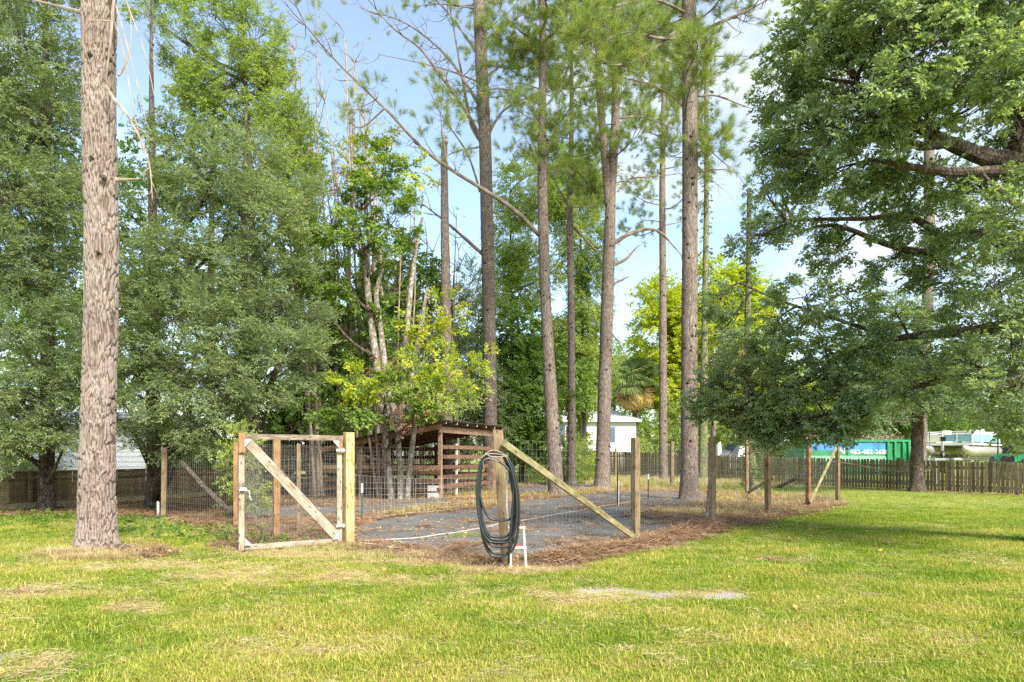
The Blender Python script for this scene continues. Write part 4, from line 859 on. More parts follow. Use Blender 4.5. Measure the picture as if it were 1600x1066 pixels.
# ---- pines with plain trunks and open needle crowns
def pine(label, lst, d, branches=(), tufts=0, top=None, barkm='bark_pine', auto=(), base_flare=.35, group='tall pines round the pen', stubs=10, lumps=.05, extra_trunk=None, tsc=(.8, 1.2)):
    b = W(lst[0][0], lst[0][1], d); t = thing('pine_tree', label, 'tree', (b.x, b.y, 0), group)
    ct = [(W(x, y, d), w*.44*d/FPX) for x, y, w in lst]; ct[0] = (Vector((b.x, b.y, -.1)), ct[0][1])
    trunk_part(t, ct, M[barkm], sides=22, rings=110, flare=base_flare, lump=lumps, off=d)
    if extra_trunk: trunk_part(t, [(W(x, y, d), w*.44*d/FPX) for x, y, w in extra_trunk], M[barkm], sides=16, rings=60, flare=0, lump=lumps, off=d+3)
    path, smooth_r = smooth_path(ct, 60); mb = MB(); tips = []
    def twigs(pts, r, n, Ln, leafy):
        m = len(pts); mb_ = mb
        for k in range(n):
            i = random.randint(int(m*.3), m-1); dr = Vector(pts[min(i+1, m-1)])-Vector(pts[max(i-1, 0)]); dr.normalize()
            q = Vector((random.gauss(0, 1), random.gauss(0, 1), random.gauss(.25, .7))).normalized(); l = Ln*random.uniform(.4, 1.2); e = Vector(pts[i])+(dr*.6+q*.8)*l
            c = curve_pts(pts[i], e, -.08, 6, .10); mb.tube(c, [r*.45, r*.38, r*.3, r*.22, r*.15, r*.08], 4, cap=False)
            if random.random() < leafy: tips.append((c[-1], c[-1]-c[-3]))
            for s in range(2):
                j = random.randint(2, 4); e2 = c[j]+Vector((random.gauss(0, 1), random.gauss(0, 1), random.gauss(.3, .6))).normalized()*l*.45; mb.tube([c[j], (c[j]+e2)/2+Vector((0, 0, -.03)), e2], [r*.2, r*.15, r*.06], 4, cap=False)
                if random.random() < leafy: tips.append((e2, e2-c[j]+Vector((0, 0, .2))))
    for bdef in branches:
        pp, w0, n, Ln, leafy = bdef; dd = [p[2] if len(p) > 2 else 0 for p in pp]
        c = [(W(p[0], p[1], d+e), max(.006, w0*.4*d/FPX*(1-.85*i/(len(pp)-1)))) for i, (p, e) in enumerate(zip(pp, dd))]
        s_, r_ = smooth_path(c, 26); mb = MB(); mb.tube(s_, r_, 6, jit=.12); twigs(s_, max(.012, r_[0]*.55), n, Ln, leafy); mb.build('branch', M['twig'], t)
        if leafy > .3: tips.append((s_[-1], s_[-1]-s_[-3]))
    mb = MB()
    for (y0, y1, n, Ln, leafy) in auto:                               # whorls of branches between two heights
        for k in range(n):
            z = W(0, random.uniform(min(y0, y1), max(y0, y1)), d).z; p = path_at_z(path, z); an = random.uniform(0, 6.283); l = Ln*random.uniform(.5, 1.15)
            e = p+Vector((math.cos(an)*l, math.sin(an)*l, l*random.uniform(-.05, .55))); c = curve_pts(p, e, -.10, 9, .07)
            r0 = .014+.011*l; mb.tube(c, [r0*(1-.8*i/8) for i in range(9)], 5, cap=False); twigs(c, r0*.6, int(3+l*3.2), .75, leafy)
            if leafy > .3: tips.append((c[-1], c[-1]-c[-3]))
    for k in range(stubs):
        z = random.uniform(1.5, path[-1][2]*.75); p = path_at_z(path, z); an = random.uniform(0, 6.283); r = ct[0][1]*.8
        e = p+Vector((math.cos(an), math.sin(an), .25))*(r+random.uniform(.03, .14)); mb.tube([p, e], [.03, .014], 5)
    mb.build('branches', M['twig'], t, kind='stuff')
    kn = MB(); zt_ = path[-1][2]
    for k in range(34):
        z = random.uniform(1.2, min(zt_*.9, 14)); p = path_at_z(path, z); an = random.uniform(math.pi, 2*math.pi); i_ = min(range(len(path)), key=lambda q: abs(path[q][2]-z)); r = smooth_r[i_]; o_ = Vector((math.cos(an), math.sin(an), 0)); w_ = random.uniform(.025, .055)
        kn.tube([p+o_*(r-.03), p+o_*(r+.012), p+o_*(r+.03)-Vector((0, 0, .01))], [w_*1.2, w_, w_*.3], 6, jit=.25)
    kn.build('branch_scars', M['bark_scar'], t, kind='stuff')
    if tips:
        P = np.array([list(a) for a, b in tips]); D = np.array([list(b) for a, b in tips]); reps = 2
        P2 = np.concatenate([P+rng.normal(0, .05, P.shape) for _ in range(reps)]); D2 = np.concatenate([norm(D)+rng.normal(0, .35, D.shape)+[0, 0, .15] for _ in range(reps)])
        ti = np.clip(.45+.25*rng.standard_normal(len(P2))*.8+(rng.random(len(P2)) < .05)*.5, 0, 1)
        scatter('crown', T['needle'], P2, frames(D2, roll=1), rng.uniform(*tsc, len(P2)), t, ti)
    return t
pine('tall pine rising behind the right end of the shed with many bare limbs', [(766, 766, 24), (766, 600, 23), (762, 400, 23), (758, 230, 22), (752, 80, 21), (748, -80, 19), (745, -400, 12)], 32,
     branches=[([(750, 215), (725, 170, -.5), (690, 120, -1), (655, 75, -1), (610, 40, -1), (560, -20, -1)], 9, 16, 1.6, .12), ([(752, 222), (735, 190, .5), (722, 120, 1), (708, 40, 1), (690, -60, 1)], 9, 12, 1.6, .12),
               ([(752, 170), (700, 90, 1), (640, 40, 2), (590, 20, 2)], 7, 14, 1.5, .1), ([(762, 215), (785, 175), (830, 150), (870, 140)], 6, 10, 1.3, .5), ([(761, 205), (790, 165, 1), (800, 120, 1)], 5, 8, 1.2, .3),
               ([(750, 300), (730, 240), (690, 180), (665, 130)], 5, 8, 1.4, .1), ([(748, 230), (705, 240), (680, 262)], 3.5, 4, .9, 0), ([(757, 400), (700, 350), (655, 315)], 8, 8, 1.5, 0), ([(752, 130), (700, 110), (640, 95), (590, 85)], 4, 8, 1.2, .05),
               ([(760, 120), (800, 90), (850, 60)], 5, 10, 1.2, .3), ([(757, 408), (742, 460)], 5, 2, .6, 0), ([(750, 90), (700, 20), (650, -30)], 6, 12, 1.5, .1), ([(760, 60), (820, 20), (850, 0)], 5, 10, 1.3, .3)],
     auto=[(-300, 60, 16, 3.2, .5), (60, 220, 6, 2.0, .35)], stubs=14, extra_trunk=[(756, 235, 14), (748, 100, 13), (742, -60, 10)])
pine('tall pine left of the thin pine with a long curved limb reaching far left', [(870, 778, 27), (862, 640, 24), (853, 480, 19), (849, 360, 19), (847, 240, 15), (848, 100, 13), (848, 0, 11), (850, -250, 7)], 26.5,
     branches=[([(842, 368), (815, 338, -.6), (775, 308, -1.4), (715, 272, -2.2), (660, 232, -3), (610, 178, -3.6), (565, 135, -4), (520, 90, -4.3), (478, 40, -4.6), (455, -10, -4.8)], 8.5, 22, 1.2, .35),
               ([(846, 165), (800, 142), (760, 140), (700, 150)], 4.5, 8, 1.2, .35), ([(845, 140), (810, 130), (770, 135)], 3, 5, 1, .2), ([(853, 165), (875, 140), (895, 110)], 4, 8, 1, .8), ([(848, 255), (820, 235), (808, 228)], 5, 2, .4, 0),
               ([(846, 255), (858, 228), (872, 205)], 5, 6, .9, .9), ([(846, 180), (830, 200), (800, 230)], 3, 4, .8, .9), ([(700, 262, -2.4), (690, 200, -2.6), (690, 150, -2.8)], 4, 9, .9, .9), ([(600, 170, -3.7), (560, 200, -3.5), (530, 165, -3.5)], 3.5, 8, .9, .3)],
     auto=[(-220, 90, 22, 2.9, .9), (90, 300, 12, 1.5, .8)], stubs=16)
pine('thinnest of the pines in the middle, standing left of the forked pine', [(893, 745, 15), (893, 600, 14), (892, 450, 12), (890, 330, 11), (893, 200, 8), (893, 60, 6), (893, -60, 4)], 36,
     branches=[([(893, 330), (870, 290), (862, 250), (840, 220)], 4, 9, 1.1, .5), ([(897, 355), (930, 390), (955, 408)], 6, 3, .8, 0), ([(893, 300), (930, 260), (950, 230)], 4, 9, 1.2, .6)], auto=[(-20, 330, 26, 2.4, .8)], stubs=8)
pine('forked pine with two stems above and broken bare limbs on its right side', [(941, 764, 28), (944, 640, 24), (948, 500, 22), (952, 380, 21), (955, 300, 17), (962, 180, 15), (961, 60, 13), (962, -80, 10), (964, -250, 6)], 33,
     branches=[([(957, 382), (985, 365), (1015, 358), (1035, 366), (1050, 382), (1064, 398)], 9, 3, .5, 0), ([(957, 415), (978, 405), (990, 392), (997, 384)], 8, 2, .4, 0), ([(956, 445), (975, 436), (984, 432)], 6, 2, .4, 0),
               ([(965, 185), (1000, 183), (1040, 195), (1072, 212)], 5, 6, 1, .3), ([(965, 300), (985, 280), (1020, 276), (1080, 270)], 5, 4, 1, .1), ([(956, 520), (975, 560), (935, 600)], 3, 2, .5, 0), ([(966, 160), (1000, 120), (1020, 95)], 4, 8, 1, .9)],
     auto=[(-200, 130, 22, 3.6, .9), (120, 330, 11, 2, .7)], stubs=20, extra_trunk=[(952, 320, 16), (944, 230, 14), (936, 130, 12), (934, 20, 10), (934, -100, 7)])
pine('slender straight pine between the forked pine and the thick one', [(1037, 752, 15), (1036, 600, 14), (1036, 450, 12), (1035, 300, 11), (1037, 140, 7), (1038, 30, 5)], 40,
     branches=[([(1036, 210), (1010, 180), (1000, 140)], 3, 6, 1.4, .4), ([(1036, 500), (1060, 480), (1075, 460)], 2.5, 2, .7, 0)], auto=[(30, 360, 30, 2.4, .6)], stubs=10)
pine('thickest of the middle pines, rising from brown straw behind the timber posts', [(1077, 785, 34), (1077, 700, 30), (1077, 560, 29), (1078, 400, 27), (1078, 200, 27), (1077, 60, 25), (1076, -80, 23), (1076, -300, 15)], 23.6,
     branches=[([(1088, 55), (1120, 38), (1160, 20), (1200, 0)], 10, 12, 1.1, .35), ([(1090, 150), (1120, 150), (1160, 165), (1180, 172)], 5, 8, .9, .2), ([(1090, 215), (1115, 240), (1140, 262)], 4, 8, .8, .6), ([(1070, 170), (1050, 150), (1010, 130, -1), (960, 120, -2)], 6, 12, .9, .9),
               ([(1090, 88), (1130, 88), (1190, 88)], 4, 8, .8, .1), ([(1074, 110), (1080, 100, -1.5), (1090, 75, -3), (1086, 60, -4)], 6, 14, .8, 1), ([(1070, 60), (1030, 60, -2), (985, 50, -4), (950, 60, -5)], 8, 22, .9, 1), ([(1070, 20), (1020, 0, -2), (940, 20, -5), (925, 75, -6)], 7, 18, .8, 1),
               ([(1068, 40), (1000, 90, -3), (950, 100, -5), (905, 60, -6)], 7, 22, .8, 1), ([(1090, 260), (1110, 280), (1130, 296)], 3, 5, .6, .1), ([(1070, 190), (1075, 150, -2), (1095, 100, -3)], 5, 10, .7, 1), ([(1084, 270), (1140, 266), (1165, 290)], 3, 5, .6, .1)],
     auto=[(-260, 60, 30, 3.6, .9), (60, 270, 9, 1.4, .8)], stubs=26)
# vine covered stems and the snag
def stem(label, lst, d, vines=0, name='leafless_tree', barkm='bark_dark', vine_to=None, cat='tree', sides=12):
    b = W(lst[0][0], lst[0][1], d); t = thing(name, label, cat, (b.x, b.y, 0)); ct = [(W(x, y, d), w/2*d/FPX) for x, y, w in lst]; ct[0] = (Vector((b.x, b.y, -.1)), ct[0][1])
    trunk_part(t, ct, M[barkm], sides=sides, rings=70, flare=.25, lump=.1, off=d)
    if vines:
        pts, rr = smooth_path(ct, 60); n = vines; i = rng.integers(int(len(pts)*.12), len(pts), n); a = rng.uniform(0, 6.283, n)
        P = np.array([list(pts[k]) for k in i])+np.stack([np.cos(a), np.sin(a), rng.normal(0, 1, n)], 1)*np.array([rr[k] for k in i])[:, None]*np.array([1.25, 1.25, 2]); scatter('vine_leaves', T['vine'], P, frames(np.stack([np.cos(a), np.sin(a), a*0-.5], 1)), rng.uniform(.5, .9, n), t)
    return t
stem('vine covered trunk just right of the thickest middle pine', [(1098, 758, 15), (1100, 600, 12), (1102, 450, 9), (1104, 300, 8), (1104, 150, 7), (1104, 60, 5)], 40, 420, barkm='bark_vine')
stem('mossy vine wrapped trunk standing among the right hand posts', [(1180, 765, 15), (1172, 690, 13), (1168, 560, 11), (1170, 420, 9), (1171, 295, 7)], 30, 420, barkm='bark_vine')
sn = stem('broken topped bare snag left of the shed pine', [(700, 700, 17), (697, 500, 15), (695, 350, 13), (694, 250, 10), (695, 222, 8)], 30, 0, barkm='bark_pine')
mb = MB()
for k in range(5): mb.tube([W(690+k*2.2, 224, 30), W(690+k*2.5, 208+abs(k-2)*5, 30)], [.06, .008], 4)
mb.tube(curve_pts(W(694, 290, 30), W(655, 270, 29), .1, 6, .1), [.06, .05, .04, .03, .02, .01], 5)
mb.build('splintered_top', M['dead'], sn, kind='stuff')
stem('dark pine trunk behind the oak foliage at far right', [(1436, 768, 15), (1444, 600, 15), (1451, 430, 16), (1452, 300, 15), (1452, 100, 13)], 33, 0, barkm='bark_pine')

# ---- left woodland: feathery grey green trees
LG = 'woodland trees along the left side'
tree('dense grey-green tree at the left edge behind the plank fence', W(72, 790, 19), [(W(72, 800, 19), .2), (W(75, 500, 19), .17), (W(72, 250, 19), .11), (W(70, -100, 19), .04)],
     blobs_px([(40, 60, 18, 85, 75), (-20, 170, 18, 80, 80), (70, 190, 18.5, 70, 60), (20, 300, 17.5, 90, 60), (95, 330, 19, 50, 60), (-10, 400, 17.5, 90, 60), (70, 440, 18, 60, 50), (20, 510, 17, 90, 50), (90, 560, 17.5, 60, 45), (20, 610, 17, 90, 40), (95, 640, 17.5, 50, 32), (60, 665, 17.3, 60, 26), (20, 690, 17.2, 60, 20), (110, 680, 17.5, 40, 20), (-30, 660, 17.5, 60, 40), (60, 130, 20, 80, 60), (30, -60, 18, 90, 70), (-70, 300, 19, 90, 150), (-70, 560, 19, 80, 100)]),
     0, 'feather', twigs=5.6, group=LG, rb=.08, sub=4, thresh=.40, tint=(-.05, 1.05))
tree('tall grey-green tree right of the big pale trunk', W(240, 770, 20), [(W(240, 790, 20), .2), (W(240, 560, 20), .17), (W(238, 300, 20), .11), (W(236, 60, 20), .04), (W(236, -20, 20), .02)],
     blobs_px([(235, 60, 21, 18, 26), (275, 215, 19.5, 45, 30), (330, 285, 18.5, 80, 50), (240, 350, 19, 60, 50), (300, 400, 18, 80, 50), (230, 450, 18.5, 55, 50), (300, 490, 17.5, 80, 45), (225, 550, 18, 50, 45), (300, 575, 17, 75, 40), (230, 610, 17.5, 45, 32), (300, 640, 17, 60, 26), (390, 330, 19, 60, 60), (260, 672, 17.5, 34, 18), (215, 660, 17.6, 34, 26), (240, 695, 17.6, 30, 16), (200, 640, 17.6, 22, 16), (290, 690, 17, 36, 18), (200, 520, 18, 30, 60), (310, 665, 17, 50, 18)]),
     0, 'feather', twigs=5.6, group=LG, rb=.08, sub=4, thresh=.40, tint=(-.05, 1.05))
tree('grey-green tree behind the open gate, its leafy side drooping over the fence', W(385, 750, 21), [(W(385, 775, 21), .18), (W(384, 560, 21), .15), (W(382, 350, 21), .10), (W(385, 160, 21), .03)],
     blobs_px([(395, 250, 21, 50, 40), (430, 300, 20, 65, 45), (420, 380, 19.5, 75, 55), (450, 450, 19, 65, 45), (400, 490, 18.5, 75, 45), (440, 560, 18, 65, 40), (380, 590, 17.5, 60, 35), (350, 540, 18, 60, 45), (420, 620, 18, 55, 26), (340, 620, 17, 45, 28), (470, 510, 20, 45, 45)]),
     0, 'feather', twigs=5.6, group=LG, rb=.08, sub=4, thresh=.40, tint=(-.05, 1.0))
tree('airy light green tree rising above the gate against the sky', W(400, 740, 25), [(W(400, 765, 25), .2), (W(395, 400, 25), .13), (W(385, 150, 25), .07), (W(372, -60, 25), .02)],
     blobs_px([(330, 20, 25, 60, 50), (395, 60, 25, 45, 70), (290, 60, 26, 40, 60), (420, 150, 25, 40, 60), (440, 230, 24, 45, 60), (470, 320, 24, 50, 60), (360, 130, 25, 60, 60), (470, 220, 25, 30, 60), (230, 20, 26, 24, 40), (500, 400, 24, 45, 50), (345, 190, 25, 55, 40), (420, 90, 25, 30, 40), (310, 130, 25, 40, 40), (450, 280, 24, 35, 50)]),
     0, 'light', twigs=5.2, sub=4, group=LG, rb=.07, thresh=.42, tint=(-.1, .9), barkm='bark_dark')
tree('dark leafy tree filling the gap behind the gate', W(330, 745, 27), [(W(330, 768, 27), .2), (W(330, 400, 27), .12), (W(335, 150, 27), .04)],
     blobs_px([(180, 320, 27, 80, 90), (260, 480, 27, 90, 80), (380, 440, 27, 90, 90), (160, 560, 27, 80, 80), (480, 560, 27, 80, 60), (300, 250, 28, 90, 80), (420, 640, 26, 70, 40), (300, 660, 26, 60, 34), (500, 640, 25, 60, 34), (40, 420, 28, 100, 120), (20, 200, 28, 100, 120)]),
     3200, 'broad', group=LG, rb=.07, thresh=.40, tint=(-.2, .7), scale=(.9, 1.4))
# ---- centre: clump of pale stemmed trees in front of the shed
ct = G(624, 781); d0 = ct.y
t = tree('leafy tree with three pale lichen-spotted stems growing in front of the shed', ct, [(W(612, 790, d0), 0.0), (W(604, 690, d0), .1), (W(590, 600, d0), .1), (W(575, 440, d0), .07), (W(560, 330, d0), .03)],
     blobs_px([(545, 640, 22, 50, 22), (610, 645, 22, 46, 20), (600, 615, 22.5, 55, 28), (655, 615, 22, 50, 24), (530, 660, 22, 32, 12), (640, 640, 22, 26, 12), (570, 380, 23, 60, 42), (520, 340, 24, 55, 40), (600, 300, 23.5, 45, 35), (620, 340, 23, 40, 50), (540, 440, 24, 60, 45), (500, 480, 24, 50, 50), (600, 260, 24, 35, 28), (480, 400, 24.5, 45, 50), (560, 510, 25, 60, 50), (510, 570, 25, 60, 50)]),
     0, 'broad', twigs=3.0, rb=.05, thresh=.41, sub=3, tint=(.0, 1.0))
for lst in ([(612, 790, 10), (608, 735, 10), (603, 690, 9.5), (598, 655, 9), (592, 620, 7)], [(625, 790, 10), (625, 735, 10), (622, 690, 9.5), (620, 655, 9), (613, 620, 8)], [(636, 790, 9), (639, 740, 9), (645, 690, 8.5), (650, 655, 7), (657, 630, 5)],
            [(612, 662, 6), (603, 630, 8), (592, 590, 12), (582, 520, 12), (574, 450, 11), (570, 400, 8), (560, 350, 5)], [(619, 660, 6), (612, 630, 8), (604, 590, 11), (594, 510, 9), (588, 460, 8), (598, 420, 5)],
            [(630, 662, 6), (630, 610, 8), (632, 560, 10), (640, 470, 8), (648, 400, 7), (660, 340, 4)], [(640, 665, 6), (642, 600, 7), (652, 540, 7), (668, 450, 5)]):
    trunk_part(t, [(W(x, y, d0+(.25 if i > 0 else 0)), w/2*d0/FPX) for i, (x, y, w) in enumerate(lst)], M['bark_pale'], sides=10, rings=30, name='stem', flare=.1, lump=.08)
add_crown(t, blobs_px([(562, 598, 22, 34, 20), (575, 585, 22, 15, 12), (690, 600, 22, 40, 20), (735, 575, 22, 20, 14), (670, 572, 22, 34, 14), (755, 560, 22, 12, 9)]), 130, 'yellow', 'yellow_crown', tint=(0, .9), thresh=.3, minz=1)
add_crown(t, blobs_px([(700, 620, 22, 46, 20), (650, 590, 22.4, 40, 18), (600, 600, 22.4, 40, 18), (740, 590, 22.4, 20, 16)]), 230, 'light', 'crown', tint=(.2, 1), thresh=.3, minz=1)
add_crown(t, blobs_px([(668, 510, 24, 30, 26), (700, 480, 24.5, 26, 24), (690, 525, 24, 30, 16), (575, 250, 24, 40, 20), (600, 235, 24, 26, 16), (650, 268, 23.5, 26, 14), (560, 265, 24, 20, 16)]), 150, 'yellow', 'yellow_crown', tint=(0, 1), thresh=.36)
add_crown(t, blobs_px([(640, 655, 21.6, 26, 11), (655, 640, 21.6, 24, 9), (600, 580, 23, 22, 16), (545, 280, 24, 25, 30), (560, 330, 24, 16, 30)]), 120, 'brown', 'dead_leaves', thresh=.3, scale=(.5, .9))
mb = MB(); c = ct
for k in range(26):
    p = W(650+random.uniform(-20, 40), 640+random.uniform(-20, 10), d0); mb.tube(curve_pts(p, W(690+random.uniform(-20, 90), 600+random.uniform(-45, 40), d0+random.uniform(-.8, .8)), .05, 6, .12), [.018, .014, .011, .008, .006, .003], 4, cap=False)
mb.build('bare_twigs', M['dead'], t)
# thin grey bare saplings against the sky
def saplings(label, x0, x1, y0, y1, d, n, lean=0, mat='twig'):
    b = W((x0+x1)/2, 714, d); t = thing('sapling_clump', label, 'tree', (b.x, b.y, 0)); mb = MB(); mb2 = []
    for k in range(n):
        x = random.uniform(x0, x1); dd = d+random.uniform(-1, 1); top = random.uniform(y0, y1); xt = x+random.uniform(-45, 25)+lean
        p = Vector(W(x, 714, dd)); p.z = -.1; q = W(xt, top, dd); c = curve_pts(p, q, 0, 12, .03); r = random.uniform(.045, .08); mb.tube(c, [r*(1-.7*i/11) for i in range(12)], 5, cap=False)
        for j in range(13):
            i = random.randint(4, 11); l = random.uniform(.5, 1.9); e = c[i]+Vector((random.gauss(0, .45), random.gauss(0, .45), random.uniform(.3, 1)))*l; s = curve_pts(c[i], e, 0, 5, .1); mb.tube(s, [.022, .018, .014, .009, .004], 3, cap=False)
            mb2.append(s[-1])
    mb.build('stems', M[mat], t); P = np.array([list(v) for v in mb2]); P = np.repeat(P, 2, 0)+rng.normal(0, .25, (len(P)*2, 3)); P = P[rng.random(len(P)) < .5]
    scatter('leaves', T['light'], P, frames(rng.normal(0, 1, P.shape)), rng.uniform(.4, .7, len(P)), t, rng.random(len(P))); return t
saplings('cluster of bare grey saplings rising above the yellow-topped tree', 470, 610, 40, 260, 26, 34, -28, 'dead')
saplings('thin leafless saplings between the snag and the shed pine', 640, 740, 330, 460, 33, 12, 10, 'dead')
saplings('second cluster of bare stems behind the three-stemmed tree', 560, 660, 200, 420, 31, 9, 5, 'dead')
# mid-distance broadleaf trees
def bt(label, px, base_d, tops, n, sp, blobs, **k):
    return tree(label, W(px, 714, base_d), [(Vector((W(px, 714, base_d).x, base_d, -.1)), .16), (W(px, 600, base_d), .13), (W(px+random.uniform(-10, 10), tops, base_d), .03)], blobs_px(blobs), n, sp, group='woodland behind the pen', **k)
bt('light green open tree between the two left pines of the middle group', 800, 44, 300, 3600, 'light', [(815, 300, 43, 38, 50), (800, 370, 43, 40, 50), (830, 430, 43, 40, 45), (790, 450, 44, 40, 50), (875, 300, 44, 35, 60), (910, 380, 44, 38, 60), (900, 300, 45, 40, 50), (925, 460, 44, 28, 50), (860, 250, 45, 28, 35)], scale=(1.2, 1.8), thresh=.44, tint=(0, .9))
bt('light leafy tree behind the forked pine', 912, 46, 260, 2200, 'light', [(905, 520, 45, 40, 40), (915, 590, 44, 45, 45), (870, 560, 45, 40, 50), (925, 430, 45, 22, 30), (930, 280, 47, 26, 40)], scale=(1.3, 2.0), thresh=.42, tint=(.1, 1))
bt('dark evergreen thicket tree right of the shed', 815, 38, 470, 1900, 'broad', [(800, 520, 37, 50, 40), (830, 570, 37, 50, 50), (800, 620, 36, 50, 50), (850, 640, 37, 45, 45), (790, 670, 36, 35, 30), (830, 690, 37, 36, 25), (903, 590, 40, 26, 34)], scale=(1.1, 1.7), thresh=.38, tint=(-.1, .8))
bt('bushy evergreen tree directly behind the shed roof', 700, 36, 430, 2300, 'feather', [(700, 560, 35, 60, 45), (730, 610, 34, 55, 45), (680, 640, 34, 60, 35), (750, 650, 34, 45, 40), (640, 580, 35, 50, 50), (720, 510, 36, 45, 40), (620, 520, 36, 45, 50), (740, 450, 37, 30, 40), (700, 690, 35, 70, 22), (620, 690, 34, 60, 22)], scale=(1.2, 1.8), thresh=.38, tint=(.0, 1))
bt('dark thicket tree left of the shed roof', 520, 31, 420, 2000, 'broad', [(500, 520, 30, 50, 40), (540, 590, 29, 60, 50), (490, 630, 28, 60, 45), (560, 660, 29, 50, 35), (590, 560, 31, 50, 50), (450, 680, 28, 60, 30), (530, 700, 28, 60, 24), (600, 470, 32, 45, 60), (640, 440, 33, 50, 60)], scale=(1.1, 1.7), thresh=.40, tint=(-.2, .7))
bt('bright green bush tree behind the forked pine trunk', 905, 48, 600, 500, 'faryg', [(905, 628, 47, 24, 18), (925, 612, 48, 22, 22), (890, 600, 48, 26, 24), (905, 678, 47, 9, 13)], scale=(.6, .9), thresh=.4, tint=(-.5, .2))
# ---- the big yellow-green tree and far trees beyond the fence
bt('big yellow-green autumn tree beyond the far fence', 1075, 62, 440, 3400, 'faryg', [(1035, 520, 60, 42, 50), (1015, 485, 60, 24, 30), (1050, 468, 60, 30, 30), (1100, 455, 60, 36, 32), (1150, 460, 61, 40, 34), (1185, 470, 61, 26, 30), (1120, 520, 59, 60, 60), (1175, 550, 60, 40, 50), (1060, 590, 59, 45, 50), (1110, 620, 59, 45, 40), (1020, 590, 60, 26, 34), (1130, 432, 61, 20, 16), (1075, 500, 59, 40, 50)], scale=(1.0, 1.5), thresh=.42, freq=.55, rb=.14, tint=(-.05, .9))
def far_mass(name, label, boxes, n, sp, tint, sc=(.9, 1.5)):
    bl = blobs_px(boxes); P, D = crown_points(bl, n, thresh=.36, freq=.35, shell=.4, minz=.2); ti = np.clip(tint[0]+(tint[1]-tint[0])*rng.random(len(P)), 0, 1); return scatter(name, T[sp], P, frames(D, roll=.6), rng.uniform(*sc, len(P)), None, ti)
rr = random.Random(5)
B1 = []
for x in range(-260, 1960, 34):
    h = 590 if x < 900 else (600 if x < 1060 else 612)
    if x < 620: h = 470
    elif x < 960: h = 560
    h += rr.uniform(-25, 25); B1.append((x, h, 84+rr.uniform(-5, 8), 34, 34)); B1.append((x+12, (h+714)/2, 82+rr.uniform(-5, 5), 36, 45)); B1.append((x, 690, 80, 36, 24))
far_mass('treeline', '', B1, 9500, 'fardark', (.05, .9), (1.2, 2.2))
FT = 'trees beyond the far fence'
def ft(label, px, d, blobs, n, sp, tint, sc=(.9, 1.4)):
    return tree(label, W(px, 714, d), [(Vector((W(px, 714, d).x, d, -.1)), .2), (W(px, 640, d), .15), (W(px, blobs[0][1], d), .05)], blobs_px(blobs), n, sp, group=FT, tint=tint, scale=sc, thresh=.38, freq=.5)
ft('hazy light green tree between the forked pine and the palm', 960, 72, [(965, 575, 72, 30, 30), (945, 600, 72, 30, 30), (985, 600, 72, 30, 30), (955, 560, 74, 20, 20)], 420, 'far', (.1, .8))
ft('green tree behind the white house roof', 915, 68, [(905, 600, 68, 35, 35), (930, 620, 68, 35, 30), (890, 560, 70, 30, 40)], 480, 'fardark', (.2, 1))
ft('sunlit yellow-green tree behind the small white building', 1240, 66, [(1240, 620, 66, 60, 34), (1200, 640, 66, 50, 34), (1290, 630, 66, 50, 30)], 900, 'faryg', (-.4, .6))
ft('dark green tree behind the green dumpster', 1380, 66, [(1350, 640, 66, 60, 40), (1420, 640, 66, 50, 44), (1390, 600, 68, 60, 40)], 900, 'fardark', (-.1, .6))
ft('dark tree behind the pontoon boat', 1480, 60, [(1480, 640, 60, 60, 36), (1440, 610, 62, 50, 40), (1520, 600, 62, 50, 40)], 800, 'fardark', (0, .8))
ft('bright yellow-green bush tree above the small tractor', 1560, 48, [(1555, 645, 48, 28, 34), (1580, 630, 48, 26, 30), (1600, 660, 48, 26, 40)], 420, 'faryg', (-.5, .3), (.6, .9))
ft('dark glossy tree at the right edge behind the fence', 1640, 44, [(1610, 600, 46, 50, 50), (1650, 650, 44, 60, 50), (1600, 690, 44, 30, 24)], 700, 'fardark', (0, .8), (.6, 1.0))
ft('bright green leafy bank behind the far posts', 1150, 56, [(1140, 660, 56, 40, 30), (1180, 670, 56, 30, 30), (1110, 680, 56, 30, 20), (1060, 660, 57, 30, 36), (1020, 690, 57, 24, 20)], 900, 'far', (.2, 1), (.6, 1))
# small peeled tree by the third post, with bare reddish twigs
b = G(1113, 812)
t = tree('small slim tree with peeling pale bark right behind the third fence post', (b.x, b.y+.35), [(Vector((b.x, b.y+.35, -.1)), .075), (W(1114, 700, b.y+.35), .07), (W(1113, 640, b.y+.35), .055), (W(1108, 600, b.y+.35), .03)], blobs_px([(1120, 615, 15.6, 40, 22), (1095, 600, 16, 26, 20)]), 60, 'oaksmall', barkm='bark_pale', rb=.03, sides=10, minz=1)
mb = MB()
for k in range(34):
    p = W(1112+random.uniform(-4, 6), 628, 15.5); mb.tube(curve_pts(p, W(1140+random.uniform(-50, 60), 540+random.uniform(-40, 50), 15.5+random.uniform(-.5, .8)), .0, 7, .12), [.014, .012, .009, .007, .005, .004, .002], 4, cap=False)
mb.build('bare_twigs', M['dead'], t)
add_crown(t, blobs_px([(1140, 560, 15.6, 45, 36)]), 60, 'brown', 'dead_leaves', scale=(.35, .6), thresh=.4)
